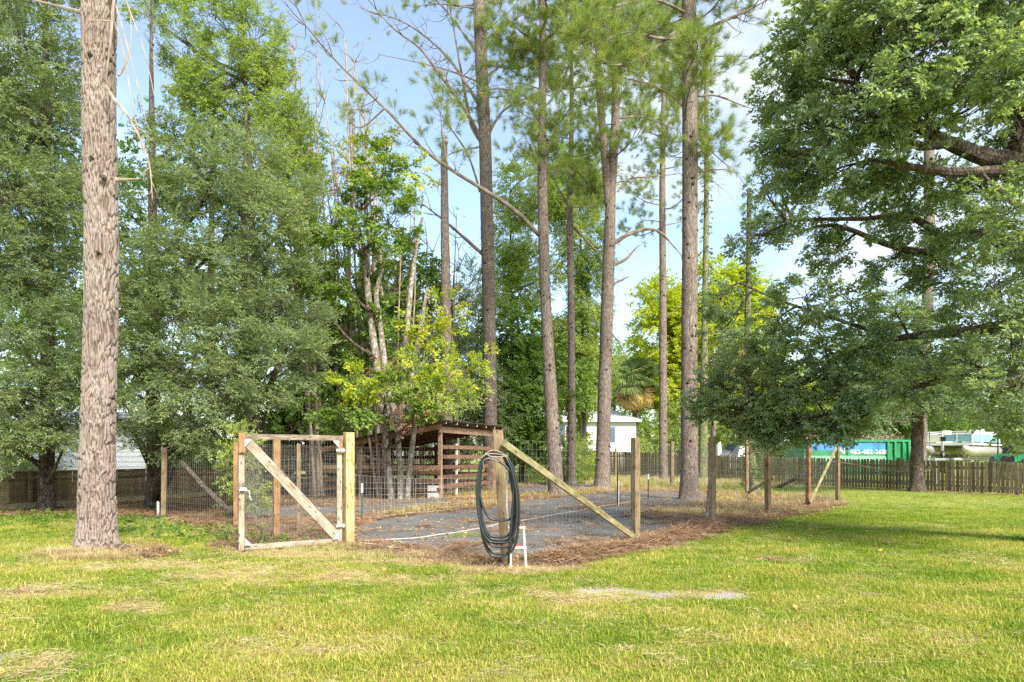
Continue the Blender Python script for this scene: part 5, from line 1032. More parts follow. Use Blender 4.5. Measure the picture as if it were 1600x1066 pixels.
# sabal palm
def palm():
    d = 58; b = W(992, 714, d); t = thing('palm_tree', 'cabbage palm with drooping dead yellow fronds beside the white house', 'tree', (b.x, b.y, 0)); c = W(992, 600, d)
    trunk_part(t, [(Vector((b.x, b.y, -.1)), .25), (W(992, 640, d), .22), (c, .25)], M['bark_dark'], 12, 30)
    n = 60; a = rng.uniform(0, 6.283, n); e = rng.uniform(-.35, 1.2, n); D = np.stack([np.cos(a)*np.cos(e), np.sin(a)*np.cos(e), np.sin(e)], 1); scatter('fronds', T['palm'], np.array([list(c)]*n)+D*.6, frames(D, roll=.3), rng.uniform(1.5, 2.0, n), t)
    n = 60; a = rng.uniform(0, 6.283, n); e = rng.uniform(-1.4, -.5, n); D = np.stack([np.cos(a)*np.cos(e), np.sin(a)*np.cos(e), np.sin(e)], 1); scatter('dead_fronds', T['palmdead'], np.array([list(c)]*n)+D*.4-[0, 0, .2], frames(D, roll=.5), rng.uniform(1.3, 2.0, n), t)
palm()
# oak with a bare dark trunk at the right, in front of the picket fence
b = G(1434, 768); d = b.y
tree('oak with a dark bare trunk standing in front of the picket fence', b, [(Vector((b.x, b.y, -.1)), .28), (W(1433, 720, d), .245), (W(1434, 660, d), .235), (W(1436, 600, d), .2), (W(1440, 480, d), .12)],
     blobs_px([(1434, 600, 29, 60, 36), (1370, 610, 28, 50, 34), (1500, 610, 28, 55, 34), (1550, 625, 28, 40, 28), (1340, 640, 27, 40, 24), (1400, 560, 28, 50, 36), (1480, 560, 28, 50, 40), (1430, 500, 28, 60, 46), (1330, 560, 28, 50, 40), (1540, 560, 28, 50, 50), (1380, 655, 27, 30, 14)]),
     1700, 'oaksmall', rb=.10, lmin=3.7, thresh=.40, flare=.5, sides=22, rings=60, scale=(1.0, 1.6), tint=(-.2, .75), extra=[[(W(1436, 642, d), .12), (W(1480, 640, d), .10), (W(1530, 636, d-.5), .08), (W(1570, 628, d-1), .04)], [(W(1432, 640, d), .11), (W(1400, 615, d), .10), (W(1350, 600, d), .05)]])
# the near live oak: trunk outside the frame on the right, limbs reaching in
ob = Vector((9.6, 11.2, 0)); o_d = 10.5
def oak():
    bl = blobs_px([(1560, 40, 9, 80, 60), (1470, 50, 8.8, 75, 60), (1380, 40, 9.2, 75, 55), (1290, 60, 9.8, 60, 60), (1240, 120, 10.4, 45, 50), (1330, 120, 9.4, 65, 45), (1420, 130, 8.8, 60, 40), (1510, 130, 8.6, 60, 40), (1580, 120, 8.4, 50, 50), (1600, 210, 9.6, 40, 40),
                   (1250, 190, 10.6, 50, 45), (1310, 200, 9.8, 50, 40), (1370, 180, 9.2, 50, 35), (1440, 190, 9.4, 40, 22), (1230, 255, 11, 50, 40), (1290, 270, 10.6, 50, 35), (1350, 250, 10.2, 40, 30), (1410, 270, 10.4, 40, 26), (1470, 290, 10.2, 46, 24), (1540, 300, 9.8, 45, 24), (1590, 330, 9.2, 36, 30),
                   (1190, 280, 12, 30, 26), (1220, 330, 12.4, 40, 30), (1180, 370, 13, 36, 28), (1280, 340, 12, 40, 24), (1360, 330, 11.6, 45, 24), (1440, 350, 11, 45, 24), (1520, 370, 10.5, 50, 28), (1590, 400, 9.8, 36, 34), (1300, 395, 12.5, 30, 14), (1400, 405, 12, 36, 18), (1480, 425, 11.6, 50, 28), (1560, 450, 10.5, 50, 36),
                   (1200, 225, 11.5, 22, 30), (1350, 0, 9.2, 90, 50), (1480, -10, 9, 90, 50), (1600, 0, 9, 70, 60), (1500, -90, 10, 130, 60), (1350, -90, 10.5, 90, 60), (1640, 130, 10, 80, 110), (1680, 300, 10.5, 90, 110), (1680, 480, 10.5, 90, 90)])
    low = blobs_px([(1260, 460, 13.5, 40, 32), (1330, 470, 13, 45, 34), (1400, 490, 12.5, 48, 34), (1210, 500, 14, 34, 32), (1280, 530, 13.4, 48, 36), (1350, 540, 13, 48, 36), (1430, 540, 12, 50, 36), (1510, 510, 11, 50, 36), (1580, 520, 10, 36, 40),
                    (1100, 600, 15, 26, 16), (1150, 580, 14.6, 36, 26), (1200, 570, 14.2, 40, 30), (1250, 590, 13.6, 44, 30), (1310, 600, 13, 44, 30), (1380, 600, 12.6, 46, 26), (1450, 590, 11.6, 46, 26), (1520, 570, 10.6, 46, 30), (1585, 590, 9.8, 34, 36), (1170, 620, 14.4, 44, 22), (1230, 640, 14, 40, 24), (1290, 645, 13.4, 40, 18), (1350, 640, 13, 34, 16), (1190, 662, 14.4, 34, 14), (1120, 640, 15, 30, 14), (1140, 610, 14.8, 34, 22), (1210, 610, 14.2, 40, 26), (1270, 620, 13.6, 40, 24), (1180, 540, 14.6, 34, 26), (1240, 520, 14, 34, 30), (1300, 560, 13.4, 40, 30), (1220, 655, 14, 40, 18), (1150, 650, 14.6, 30, 16),
                    (1160, 672, 14.6, 30, 10), (1210, 682, 14.2, 26, 8), (1275, 668, 13.6, 30, 12), (1300, 676, 13.0, 26, 8), (1325, 664, 13.2, 30, 10), (1250, 668, 13.9, 22, 12), (1590, 655, 10.2, 26, 26), (1550, 610, 10.8, 40, 20), (1125, 470, 15.5, 16, 22), (1120, 520, 15.5, 18, 16), (1650, 590, 10.4, 60, 80)])
    t = thing('oak_tree', 'spreading evergreen oak whose leafy limbs fill the upper right corner', 'tree', ob)
    def pt(x, y, d): return W(x, y, d)
    trunk_part(t, [(Vector((ob.x, ob.y, -.1)), .48), (Vector((ob.x-.05, ob.y, 2.2)), .42), (Vector((ob.x, ob.y-.1, 4.0)), .38), (Vector((ob.x+.4, ob.y, 7)), .2), (Vector((ob.x+.6, ob.y, 10)), .06)], M['bark_dark'], 28, 60, flare=.5, roots=7)
    mains = [[(Vector((ob.x, ob.y, 3.5)), .28), (pt(1650, 320, 10.4), .22), (pt(1600, 262, 10), .16), (pt(1540, 245, 9.9), .125), (pt(1480, 222, 9.8), .09), (pt(1430, 195, 9.7), .07), (pt(1385, 168, 9.6), .05), (pt(1340, 130, 9.6), .03)],
             [(pt(1585, 268, 9.9), .09), (pt(1540, 268, 9.6), .07), (pt(1490, 270, 9.6), .07), (pt(1430, 262, 9.8), .05), (pt(1360, 250, 10), .02)],
             [(pt(1610, 268, 10), .16), (pt(1592, 230, 9.9), .13), (pt(1600, 190, 9.8), .1), (pt(1580, 120, 9.4), .07), (pt(1560, 40, 9.3), .04)],
             [(Vector((ob.x, ob.y, 2.9)), .2), (pt(1620, 420, 11), .13), (pt(1540, 370, 11.3), .10), (pt(1470, 380, 11.5), .085), (pt(1440, 395, 11.6), .07), (pt(1380, 380, 11.9), .05), (pt(1300, 352, 12.2), .035), (pt(1230, 370, 12.8), .02)],
             [(pt(1480, 378, 11.5), .07), (pt(1420, 338, 11.5), .055), (pt(1350, 342, 11.8), .04), (pt(1250, 345, 12.3), .025), (pt(1195, 365, 12.9), .015)],
             [(pt(1490, 222, 9.8), .08), (pt(1440, 228, 9.7), .06), (pt(1385, 215, 9.7), .04), (pt(1310, 212, 10), .02)],
             [(Vector((ob.x, ob.y, 2.3)), .18), (pt(1610, 520, 11), .12), (pt(1500, 520, 12), .09), (pt(1400, 530, 12.8), .06), (pt(1310, 560, 13.4), .045), (pt(1250, 600, 13.8), .03), (pt(1180, 620, 14.4), .015)],
             [(Vector((ob.x, ob.y, 2.0)), .16), (pt(1620, 600, 10.8), .10), (pt(1500, 590, 11.8), .06), (pt(1380, 620, 12.8), .04), (pt(1290, 650, 13.4), .02)],
             [(pt(1400, 530, 12.8), .05), (pt(1310, 500, 13.6), .035), (pt(1220, 470, 14.4), .025), (pt(1150, 440, 15.3), .015)]]
    allp = []
    for mdef in mains: mb = MB(); s_, r_ = smooth_path(mdef, 30); mb.tube(s_, r_, 9, jit=.10); allp += s_; mb.build('limb', M['bark_dark'], t)
    mb = MB()
    AP = np.array([list(p) for p in allp])
    for c, r in bl+low:                                              # every clump hangs on the nearest limb
        i = int(np.argmin(np.linalg.norm(AP-c, axis=1)+.6*np.maximum(0, AP[:, 2]-c[2]))); s = Vector(AP[i]); cv = Vector(c); pts = curve_pts(s, cv, .04, 7, .1); mb.tube(pts, [.030, .026, .022, .018, .015, .012, .009], 5)
        for k in range(9):
            j = random.randint(2, 6); dd = norm(rng.normal(0, 1, 3)); mb.tube(curve_pts(pts[j], cv+Vector(dd*r*random.uniform(.5, .95)), .03, 5, .12), [.010, .008, .006, .004, .002], 4, cap=False)
    mb.build('branches', M['bark_dark'], t, kind='stuff')
    mb = MB(); P, D = twig_crown(mb, bl, 13, off=4, thresh=.38, per=6, minz=1); mb.build('twigs', M['bark_dark'], t, kind='stuff')
    ti = np.clip(.34+.45*rng.random(len(P))+1.1*(fbm(P, 1.1, 5)-.5), 0, 1); scatter('crown', T['oak'], P, frames(D, roll=.4), rng.uniform(.75, 1.2, len(P)), t, ti)
    mb = MB(); P, D = twig_crown(mb, low, 8.2, off=9, thresh=.39, per=6, minz=1); mb.build('twigs', M['bark_dark'], t, kind='stuff')
    ti = np.clip(.42+.5*rng.random(len(P))+.9*(fbm(P, 1.1, 8)-.5), 0, 1); scatter('crown', T['oak'], P, frames(D, roll=.4), rng.uniform(.75, 1.2, len(P)), t, ti)  # lower clumps tinted lighter: brightness put into leaf colour to offset the crown's shade
    back = blobs_px([(1560, 120, 14, 110, 80), (1440, 90, 14.5, 110, 80), (1320, 110, 15, 80, 70), (1240, 230, 16, 50, 60), (1330, 250, 15.5, 90, 60), (1450, 300, 15, 90, 60), (1560, 350, 14.5, 90, 80), (1240, 340, 16, 60, 30), (1500, 470, 14.5, 110, 60), (1360, 500, 16, 90, 50), (1250, 540, 16.5, 60, 60), (1420, 600, 15.5, 100, 40), (1560, 560, 14, 90, 50), (1180, 590, 17, 40, 40), (1300, 620, 16, 70, 30)])
    mb = MB(); P, D = twig_crown(mb, back, 3.3, off=14, thresh=.35, per=7, minz=1); mb.build('twigs', M['bark_dark'], t, kind='stuff')
    scatter('crown', T['oak'], P, frames(D, roll=.4), rng.uniform(.8, 1.15, len(P)), t, np.clip(.4+.5*rng.random(len(P)), 0, 1))
oak()
# ---- shrubs
def shrub(label, px, py, w, h, n, sp, d=None, tint=(0, 1), sc=(.6, 1), cat='shrub'):
    g = G(px, py) if d is None else Vector((W(px, 714, d).x, d, 0)); k = g.y/FPX; rx, rz = w*k/2, h*k/2
    t = thing('shrub', label, cat, g); bl = [(np.array([g.x+random.uniform(-.5, .5)*rx, g.y+random.uniform(-.3, .3)*rx, rz*f+.1]), np.array([rx*q, rx*q*.8, rz*.5*q+.1])) for f, q in ((.4, 1), (.9, .95), (1.4, .8), (1.8, .5))]
    mb = MB()
    for c, r in bl:
        for j in range(8): e = Vector(c+norm(rng.normal(0, 1, 3))*r*.9); mb.tube(curve_pts(Vector((g.x+random.uniform(-.1, .1), g.y, -.02)), e, .02, 6, .1), [.014, .012, .01, .007, .005, .002], 4, cap=False)
    mb.build('stems', M['twig'], t); P, D = crown_points(bl, n, thresh=.36, freq=1.6, minz=.05); scatter('leaves', T[sp], P, frames(D, roll=.6), rng.uniform(*sc, len(P)), t, np.clip(tint[0]+(tint[1]-tint[0])*rng.random(len(P)), 0, 1)); return t
shrub('bright yellow-green shrub growing through the wire just left of the gate', 395, 812, 66, 150, 190, 'light', tint=(.25, 1.1), sc=(.6, .9))
shrub('loose reddish-green shrub between the pine trunks by the dark mulch', 886, 757, 60, 66, 460, 'light', tint=(0, .8), sc=(.9, 1.4))
shrub('arching yellow-green shrub right of the thin pine', 915, 755, 56, 60, 300, 'faryg', tint=(-.6, .2), sc=(.35, .55))
shrub('low leafy bush behind the plant pots', 838, 752, 60, 50, 330, 'light', tint=(.2, 1), sc=(.8, 1.3))
shrub('dark undergrowth bush behind the left wire fence', 300, 775, 110, 60, 300, 'broad', tint=(-.3, .6), sc=(.7, 1.1))
shrub('tangle of dark undergrowth behind the gate', 455, 765, 110, 70, 320, 'broad', tint=(-.3, .5), sc=(.8, 1.3))
shrub('leafy vine heap on the left plank fence', 20, 775, 120, 80, 260, 'feather', tint=(-.2, .7), sc=(.7, 1.1))
shrub('pale bare weeping shrub right of the white house', 1012, 738, 40, 60, 60, 'light', d=52, tint=(.6, 1.2), sc=(.8, 1.2))

for x, w, n, dd, lab in ((-40, 160, 420, 30, 'dark bushy undergrowth behind the board fence at the far left'), (110, 140, 380, 31, 'dark bushy undergrowth behind the big pine trunk'), (250, 140, 420, 30, 'leafy undergrowth bank behind the left wire fence post'), (370, 120, 360, 31, 'leafy undergrowth bank behind the gate')):
    shrub(lab, x, 0, w, 75, n, 'broad', d=dd, tint=(-.2, .6), sc=(1.0, 1.6))
shrub('green bank of bushes between the forked pine and the thick pine', 1015, 0, 70, 60, 220, 'far', d=60, tint=(0, .8), sc=(.6, 1))
shrub('green bank of bushes at the far right behind the tractor', 1640, 0, 130, 70, 260, 'fardark', d=44, tint=(0, .8), sc=(.5, .8))
# ---------------------------------------------------------------- picket and plank fences
random.seed(21)
def board_mesh(name, w, t, h, mat, dog=.0):
    mb = MB(); c = [(-w/2, -t/2, 0), (w/2, -t/2, 0), (w/2, t/2, 0), (-w/2, t/2, 0)]
    if dog:
        o = random.random()*9; P = [(-w/2, 0), (w/2, 0), (w/2, h-dog), (w/2-dog, h), (-w/2+dog, h), (-w/2, h-dog)]
        vs = [(x, -t/2, z) for x, z in P]+[(x, t/2, z) for x, z in P]; fs = [tuple(range(6)), tuple(range(11, 5, -1))]; uv = [[(o+x, o+z) for x, z in P], [(o+1+x, o+z) for x, z in P[::-1]]]
        for i in range(6):
            j = (i+1) % 6; fs.append((j, i, 6+i, 6+j)); uv.append([(o, o+P[j][1]), (o, o+P[i][1]), (o+t, o+P[i][1]), (o+t, o+P[j][1])])
        mb.add(vs, fs, uv)
    else: mb.hexa(c+[(x, y, h) for x, y, z in c], h, w, t)
    return mb.mesh(name, M[mat])
def fence_line(label, a, b, step, w, h0, h1_, mats, name, rails=(.25, .85), post=2.4, dog=.025, rail_side=1, jit=.02, t=.018, cap=False, group=None, pname='picket'):
    a = Vector(a); b = Vector(b); d = (b-a).normalized(); n = int((b-a).length/step); yaw = math.atan2(d.y, d.x); nn = Vector((-d.y, d.x, 0))*rail_side
    th = thing(name, label, 'fence', a, group); ms = [board_mesh(pname, w*k, t, 1, m_, dog) for k, m_ in zip((1, .96, 1.03, .93), (mats*4)[:4])]
    for i in range(n):
        o = bpy.data.objects.new(pname, random.choice(ms)); COL.objects.link(o); o.parent = th
        p = d*(i*step)+Vector((0, 0, .03+random.uniform(-.02, .02))); o.location = p+nn*random.uniform(-.003, .003); o.scale = (1, 1, (h0+(h1_-h0)*i/n)+random.uniform(-jit, jit)); o.rotation_euler = (random.gauss(0, .008), random.gauss(0, .012), yaw+random.gauss(0, .02))
    for f in rails:
        k = max(1, int((b-a).length/post))
        for i in range(k):
            p = a.lerp(b, i/k)+d*.002; q = a.lerp(b, (i+1)/k)-d*.002; hh = (h0+(h1_-h0)*(i+.5)/k)*f
            mb = MB(); mb.beam(p+nn*.035+Vector((0, 0, hh)), q+nn*.035+Vector((0, 0, hh+random.uniform(-.01, .01))), .04, .085); mb.build('rail', M[mats[0]], th)
    k = max(1, int((b-a).length/post))
    for i in range(k+1):
        p = a.lerp(b, i/k)+nn*.105; h = (h0+(h1_-h0)*i/k)*1.0; post_mb(p, .09, h, yaw).build('post', M[mats[-1]], th)
    if cap:
        mb = MB(); mb.beam(a+Vector((0, 0, h0+.03)), b+Vector((0, 0, h1_+.03)), .11, .035); mb.build('cap_rail', M[mats[-1]], th)
    return th
A0 = Vector((23.6, 20.0, 0)); A1 = Vector((19.45, 26.3, 0)); A2 = Vector((12.6, 41.0, 0)); A3 = Vector((5.6, 52.0, 0))
fence_line('long weathered picket fence with gaps between the pickets behind the right lawn', A0, A2, .158, .128, 1.12, 1.52, ['fencewood', 'fencewood', 'fencedark'], 'picket_fence', rails=(.2, .80), rail_side=-1)
fence_line('taller close-boarded fence at the back, in front of the white house', A2+Vector((-.05, .1, 0)), A3, .16, .152, 1.55, 1.95, ['fencewood', 'fencedark'], 'board_fence', rails=(.2, .85), rail_side=-1, dog=0)
fence_line('dark mossy board fence with a cap rail behind the big left pine', Vector((-15.6, 14.6, 0)), Vector((-11.0, 26.6, 0)), .152, .147, 1.04, 1.06, ['fencedark', 'fencewood', 'fencedark'], 'board_fence', rails=(.16, .86), rail_side=-1, dog=0, cap=True, pname='board', jit=.008)
mb = MB(); mb.beam(Vector((-15.45, 14.5, .12)), Vector((-10.9, 26.5, .12)), .04, .16); tag(mb.build('kick_board', M['fencewood']), 'long grey board lying along the foot of the dark board fence', 'board')

# ---------------------------------------------------------------- shed
def shed():
    fr = G(688, 779); br_ = G(772, 768.5); t = thing('shed', 'open rust-brown timber lean-to shed with a corrugated roof behind the lichened stems', 'shed', fr)
    dv = (br_-fr).normalized(); Ld = (br_-fr).length; lv = Vector((-dv.y, dv.x, 0))*1.0                                # depth, and towards the left (low side)
    if lv.x > 0: lv = -lv
    Wd = 5.6; Zh = 2.50; Zl = 1.62
    def S(u, v, z): return fr+lv*u+dv*v+Vector((0, 0, z))
    def zr(u): return Zh+(Zl-Zh)*u/Wd
    for u, v, w_ in ((0, 0, .12), (0, Ld, .12), (Wd*.5, 0, .1), (Wd*.5, Ld, .1), (Wd, 0, .12), (Wd, Ld, .12)):
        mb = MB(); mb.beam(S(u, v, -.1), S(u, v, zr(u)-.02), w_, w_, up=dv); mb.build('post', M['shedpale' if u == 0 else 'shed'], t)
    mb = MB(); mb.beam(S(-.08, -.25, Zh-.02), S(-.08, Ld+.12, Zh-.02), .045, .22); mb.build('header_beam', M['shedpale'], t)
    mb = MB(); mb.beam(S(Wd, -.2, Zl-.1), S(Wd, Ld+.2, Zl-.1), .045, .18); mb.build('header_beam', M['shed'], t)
    n = 7
    for i in range(n):
        v = -.22+(Ld+.36)*i/(n-1); mb = MB(); mb.beam(S(-.34, v, zr(-.34)+.17), S(Wd+.2, v, zr(Wd+.2)+.12), .045, .11); mb.build('rafter', M['shed'], t)
        e = S(-.345, v, zr(-.34)+.17); mb = MB(); mb.beam(e, e-lv*.008, .05, .10); mb.build('rafter_end', M['white'], t)
    # corrugated sheets: each one its own part, lapping its neighbour
    k = 7; u0, u1 = -.42, Wd+.35
    for i in range(k):
        v0 = -.35+(Ld+.7)*i/k; v1 = -.35+(Ld+.7)*(i+1)/k+.04; m_ = 26; mb = MB(); vs = []
        for j in range(m_+1):
            v = v0+(v1-v0)*j/m_; dz = .012*math.sin(j*math.pi*.77)+.006*(i % 2)
            for u in (u0, u1): vs.append(S(u, v, zr(u)+.235+dz))
            for u in (u0, u1): vs.append(S(u, v, zr(u)+.230+dz))
        fs = []
        for j in range(m_): b = j*4; fs += [(b, b+1, b+5, b+4), (b+2, b+6, b+7, b+3), (b, b+4, b+6, b+2), (b+1, b+3, b+7, b+5)]
        mb.add(vs, fs); mb.build('roof_sheet', M['roofg'], t)
    mb = MB(); mb.beam(S(-.2, -.30, zr(-.2)+.05), S(Wd+.2, -.30, zr(Wd+.2)+.02), .03, .17); mb.build('fascia', M['shed'], t)
    mb = MB(); mb.beam(S(Wd*.35, -.05, zr(Wd*.35)-.22), S(Wd, -.05, zr(Wd)-.18), .04, .14); mb.build('tie_board', M['shed'], t)
    for q, z in enumerate((1.86, 1.50, 1.12, .76, .42)):               # open board walls: side, back
        mb = MB(); mb.beam(S(.03, .05, z), S(.03, Ld-.05, z+random.uniform(-.02, .02)), .03, .14); mb.build('wall_board', M['shed'], t)
        mb = MB(); mb.beam(S(.1, Ld-.03, z), S(Wd*.5, Ld-.03, z), .03, .16); mb.build('wall_board', M['shed'], t)
        mb = MB(); mb.beam(S(Wd*.5+.01, Ld-.03, z-.02), S(Wd, Ld-.03, z-.03), .03, .16); mb.build('wall_board', M['shed'], t)
        mb = MB(); mb.beam(S(Wd, .05, z*.8), S(Wd, Ld-.05, z*.8), .03, .16); mb.build('wall_board', M['shed'], t)
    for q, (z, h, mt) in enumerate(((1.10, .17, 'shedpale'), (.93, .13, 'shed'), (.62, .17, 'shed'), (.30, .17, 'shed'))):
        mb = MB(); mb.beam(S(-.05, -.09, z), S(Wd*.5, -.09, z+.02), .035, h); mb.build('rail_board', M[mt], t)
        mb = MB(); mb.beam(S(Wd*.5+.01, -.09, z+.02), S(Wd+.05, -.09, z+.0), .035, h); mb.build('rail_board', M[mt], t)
    mb = MB(); mb.beam(S(.08, Ld*.3, 0), S(.08, Ld*.3, 2.0), .07, .05, up=dv); mb.build('white_stud', M['pvc'], t)
    # brush stored inside, seen dark between boards
    mb = MB()
    for i in range(90):
        p = S(random.uniform(2.6, 5.2), random.uniform(.6, Ld-.6), .05); e = p+Vector((random.gauss(0, 1), random.gauss(0, .5), random.uniform(.3, 1.3))); mb.tube(curve_pts(p, e, .05, 5, .1), [.014, .012, .009, .006, .003], 4, cap=False)
    o = mb.build('brush_pile', M['dead'], None, kind='stuff')
    # board run continuing left of the shed
    th = thing('rail_fence', 'dark horizontal board fence seen through the open gate, left of the shed', 'fence', S(Wd+.2, Ld, 0))
    a = S(Wd+.15, .6, 0); b = a+Vector((-3.4, -.5, 0))
    for z in (1.75, 1.42, 1.08, .74, .40):
        mb = MB(); mb.beam(a+Vector((0, 0, z)), b+Vector((0, 0, z+random.uniform(-.03, .03))), .03, .15); mb.build('rail_board', M['fencedark'], th)
    for f in (0, .5, 1): post_mb(a.lerp(b, f)+Vector((0, .08, 0)), .1, 2.0, 0).build('post', M['fencedark'], th)
shed()
for (x, y), lb, zz in (((681, 778), 'upper grey concrete block in a stack beside the shed post', .26), ((681, 778), 'lower grey concrete block in a stack beside the shed post', .0)):
    g = G(x, y)-Vector((.05, .35, 0)); mb = MB(); mb.box(g.x-.2, g.x+.2, g.y-.1, g.y+.1, zz, zz+.2); o = mb.build('concrete_block', M['block']); tag(o, lb, 'block')
# plant pots, mulch pile
def pot(x, y, r, h, lab):
    g = G(x, y); mb = MB(); mb.tube([g+Vector((0, 0, 0)), g+Vector((0, 0, h*.9)), g+Vector((0, 0, h*.9)), g+Vector((0, 0, h))], [r*.78, r, r*1.08, r*1.08], 18); t = thing('plant_pot', lab, 'plant pot', g); mb.build('pot', M['black'], t)
    P = np.array([[g.x, g.y, h]])+rng.normal(0, 1, (16, 3))*[r*.5, r*.5, .12]; scatter('leaves', T['light'], P, frames(rng.normal(0, 1, (16, 3))+[0, 0, .8]), rng.uniform(.6, 1, 16), t)
pot(819, 748, .30, .55, 'left one of two large black plant pots by the back stake'); pot(831, 747, .28, .5, 'right one of two large black plant pots by the back stake')
g = G(905, 750); P = rng.normal(0, 1, (900, 2)); z = np.maximum(0, .42*np.exp(-(P**2).sum(1)/2)); Pm = np.c_[g.x+P[:, 0]*.95, g.y+P[:, 1]*.5, z]
o = scatter('dark_mulch', [straw_clump(200, M['fencedark'], n=30, Ln=.12, w=.02, z=.05)], Pm, np.c_[rng.normal(0, .4, (900, 2)), rng.uniform(0, 6, 900)], rng.uniform(.8, 1.4, 900))
# ragged root and soil clump beside the big pine, litter clump at the hose post
for (x, y, rx, nn_) in ((212, 868, .30, 120), (765, 884, .16, 50)):
    g = G(x, y); P = rng.normal(0, 1, (nn_, 3))*[rx, rx*.3, .03]+[g.x, g.y, .05]; P[:, 2] = np.abs(P[:, 2]); scatter('litter_clump', T['straw']+T['litter'], P, np.c_[rng.normal(0, .5, (nn_, 2)), rng.uniform(0, 6, nn_)], rng.uniform(.6, 1.1, nn_))
t = thing('fallen_branch', 'dark broken branch lying on the grass right of the big pine', 'branch', G(205, 868)); mb = MB(); g1 = G(182, 862); g2 = G(228, 872)
mb.tube([g1+Vector((0, 0, .08)), g1.lerp(g2, .4)+Vector((0, 0, .09)), g1.lerp(g2, .7)+Vector((0, .03, .05)), g2+Vector((0, 0, .02))], [.035, .05, .04, .015], 8, jit=.25); mb.build('limb', M['bark_dark'], t)
# fallen limb on the picket fence and the dead bough hanging over it
def lone(label, pts, r, mat='dead', twigs=8, cat='branch', name='fallen_branch'):
    s_, _ = smooth_path([(p, 0) for p in pts], 22); rad = [r*(1-.8*i/(len(s_)-1)) for i in range(len(s_))]; t = thing(name, label, cat, pts[0]); mb = MB(); mb.tube(s_, rad, 6, jit=.1)
    for k in range(twigs): i = random.randint(4, len(s_)-1); mb.tube(curve_pts(s_[i], s_[i]+Vector((random.gauss(0, .5), random.gauss(0, .3), random.gauss(-.05, .3))), 0, 4, .15), [r*.4, r*.3, r*.2, .003], 4)
    mb.build('limb', M[mat], t)
lone('pale dead bough hanging between the right hand fence posts and the oak leaves', [W(1300, 655, 15), W(1268, 675, 15), W(1245, 695, 15.2), W(1200, 703, 15.6), W(1168, 708, 16)], .035, 'dead', 14)
lone('long thin fallen limb resting along the top of the picket fence', [W(1302, 722, 33), W(1345, 728, 32.5), W(1380, 735, 31.8), W(1422, 737, 30.6)], .05, 'dead', 10)
lone('heavy rotten log leaning between the far right fence posts', [G(1215, 762), W(1250, 745, 30), W(1290, 722, 33)], .10, 'bark_dark', 4)
lone('thin curved stick leaning on the picket fence beside the oak trunk', [W(1452, 640, 29), W(1453, 700, 28.5), W(1455, 735, 28.3)], .02, 'twig', 3)

# ---------------------------------------------------------------- houses
def plank_wall(t, x0, x1, y, z0, z1, mat, h=.2, name='siding_board', tilt=.012):
    n = int((z1-z0)/h)
    for i in range(n): mb = MB(); za = z0+i*h; mb.add([(x0, y, za), (x1, y, za), (x1, y-.0, za+h), (x0, y, za+h), (x0, y-tilt*2, za), (x1, y-tilt*2, za), (x1, y-.004, za+h-.004), (x0, y-.004, za+h-.004)], [(4, 5, 6, 7), (0, 1, 5, 4), (3, 7, 6, 2), (0, 4, 7, 3), (1, 2, 6, 5)]); mb.build(name, M[mat], t)
def white_house():
    d = 57; k = d/FPX; x0 = W(868, 0, d).x; x1 = W(994, 0, d).x; t = thing('house', 'white single-storey house with blue shutters behind the boarded fence', 'house', ((x0+x1)/2, d, 0)); zt = W(0, 657, d).z; D = 7
    mb = MB(); mb.box(x0, x1, d, d+D, 0, zt); mb.build('wall', M['white'], t); plank_wall(t, x0, x1, d-.002, .4, zt-.1, 'white', .22)
    e = .4; zp = W(0, 641, d).z; xm0 = x0-6; mb = MB(); a = [(x0-e-4, d-e, zt), (x1+e, d-e, zt), (x1+e, d+D+e, zt), (x0-e-4, d+D+e, zt), (x0+1, d+D/2, zp+.6), (x1-2.6, d+D/2, zp+.6)]
    mb.add(a, [(0, 1, 5, 4), (1, 2, 5), (2, 3, 4, 5), (3, 0, 4), (3, 2, 1, 0)]); mb.build('roof', M['roofw'], t)
    mb = MB(); mb.beam((x0-e-4, d-e-.02, zt-.06), (x1+e, d-e-.02, zt-.06), .04, .16); mb.build('fascia', M['white'], t)
    def win(px0, px1, py0, py1):
        a, b = W(px0, py1, d), W(px1, py0, d); w = thing0 = MB(); w.box(a.x, b.x, d-.10, d-.055, a.z, b.z); f = w.build('window', M['white'], t)
        m2 = MB(); m2.box(a.x+.08, b.x-.08, d-.118, d-.102, a.z+.08, b.z-.08); m2.build('pane', M['darkglass'], f)
        for xx0, xx1 in ((a.x-.48, a.x-.04), (b.x+.04, b.x+.48)):
            m3 = MB(); m3.box(xx0, xx1, d-.10, d-.052, a.z-.02, b.z+.02)
            s = m3.build('shutter', M['shutter'], t)
            m4 = MB()
            for q in range(12): z = a.z+.06+(b.z-a.z-.12)*q/12; m4.box(xx0+.06, xx1-.06, d-.118, d-.102, z, z+.05)
            m4.build('louvres', M['shutter'], s, kind='stuff')
    win(883, 908, 665, 690); win(946, 952, 668, 690)
white_house()
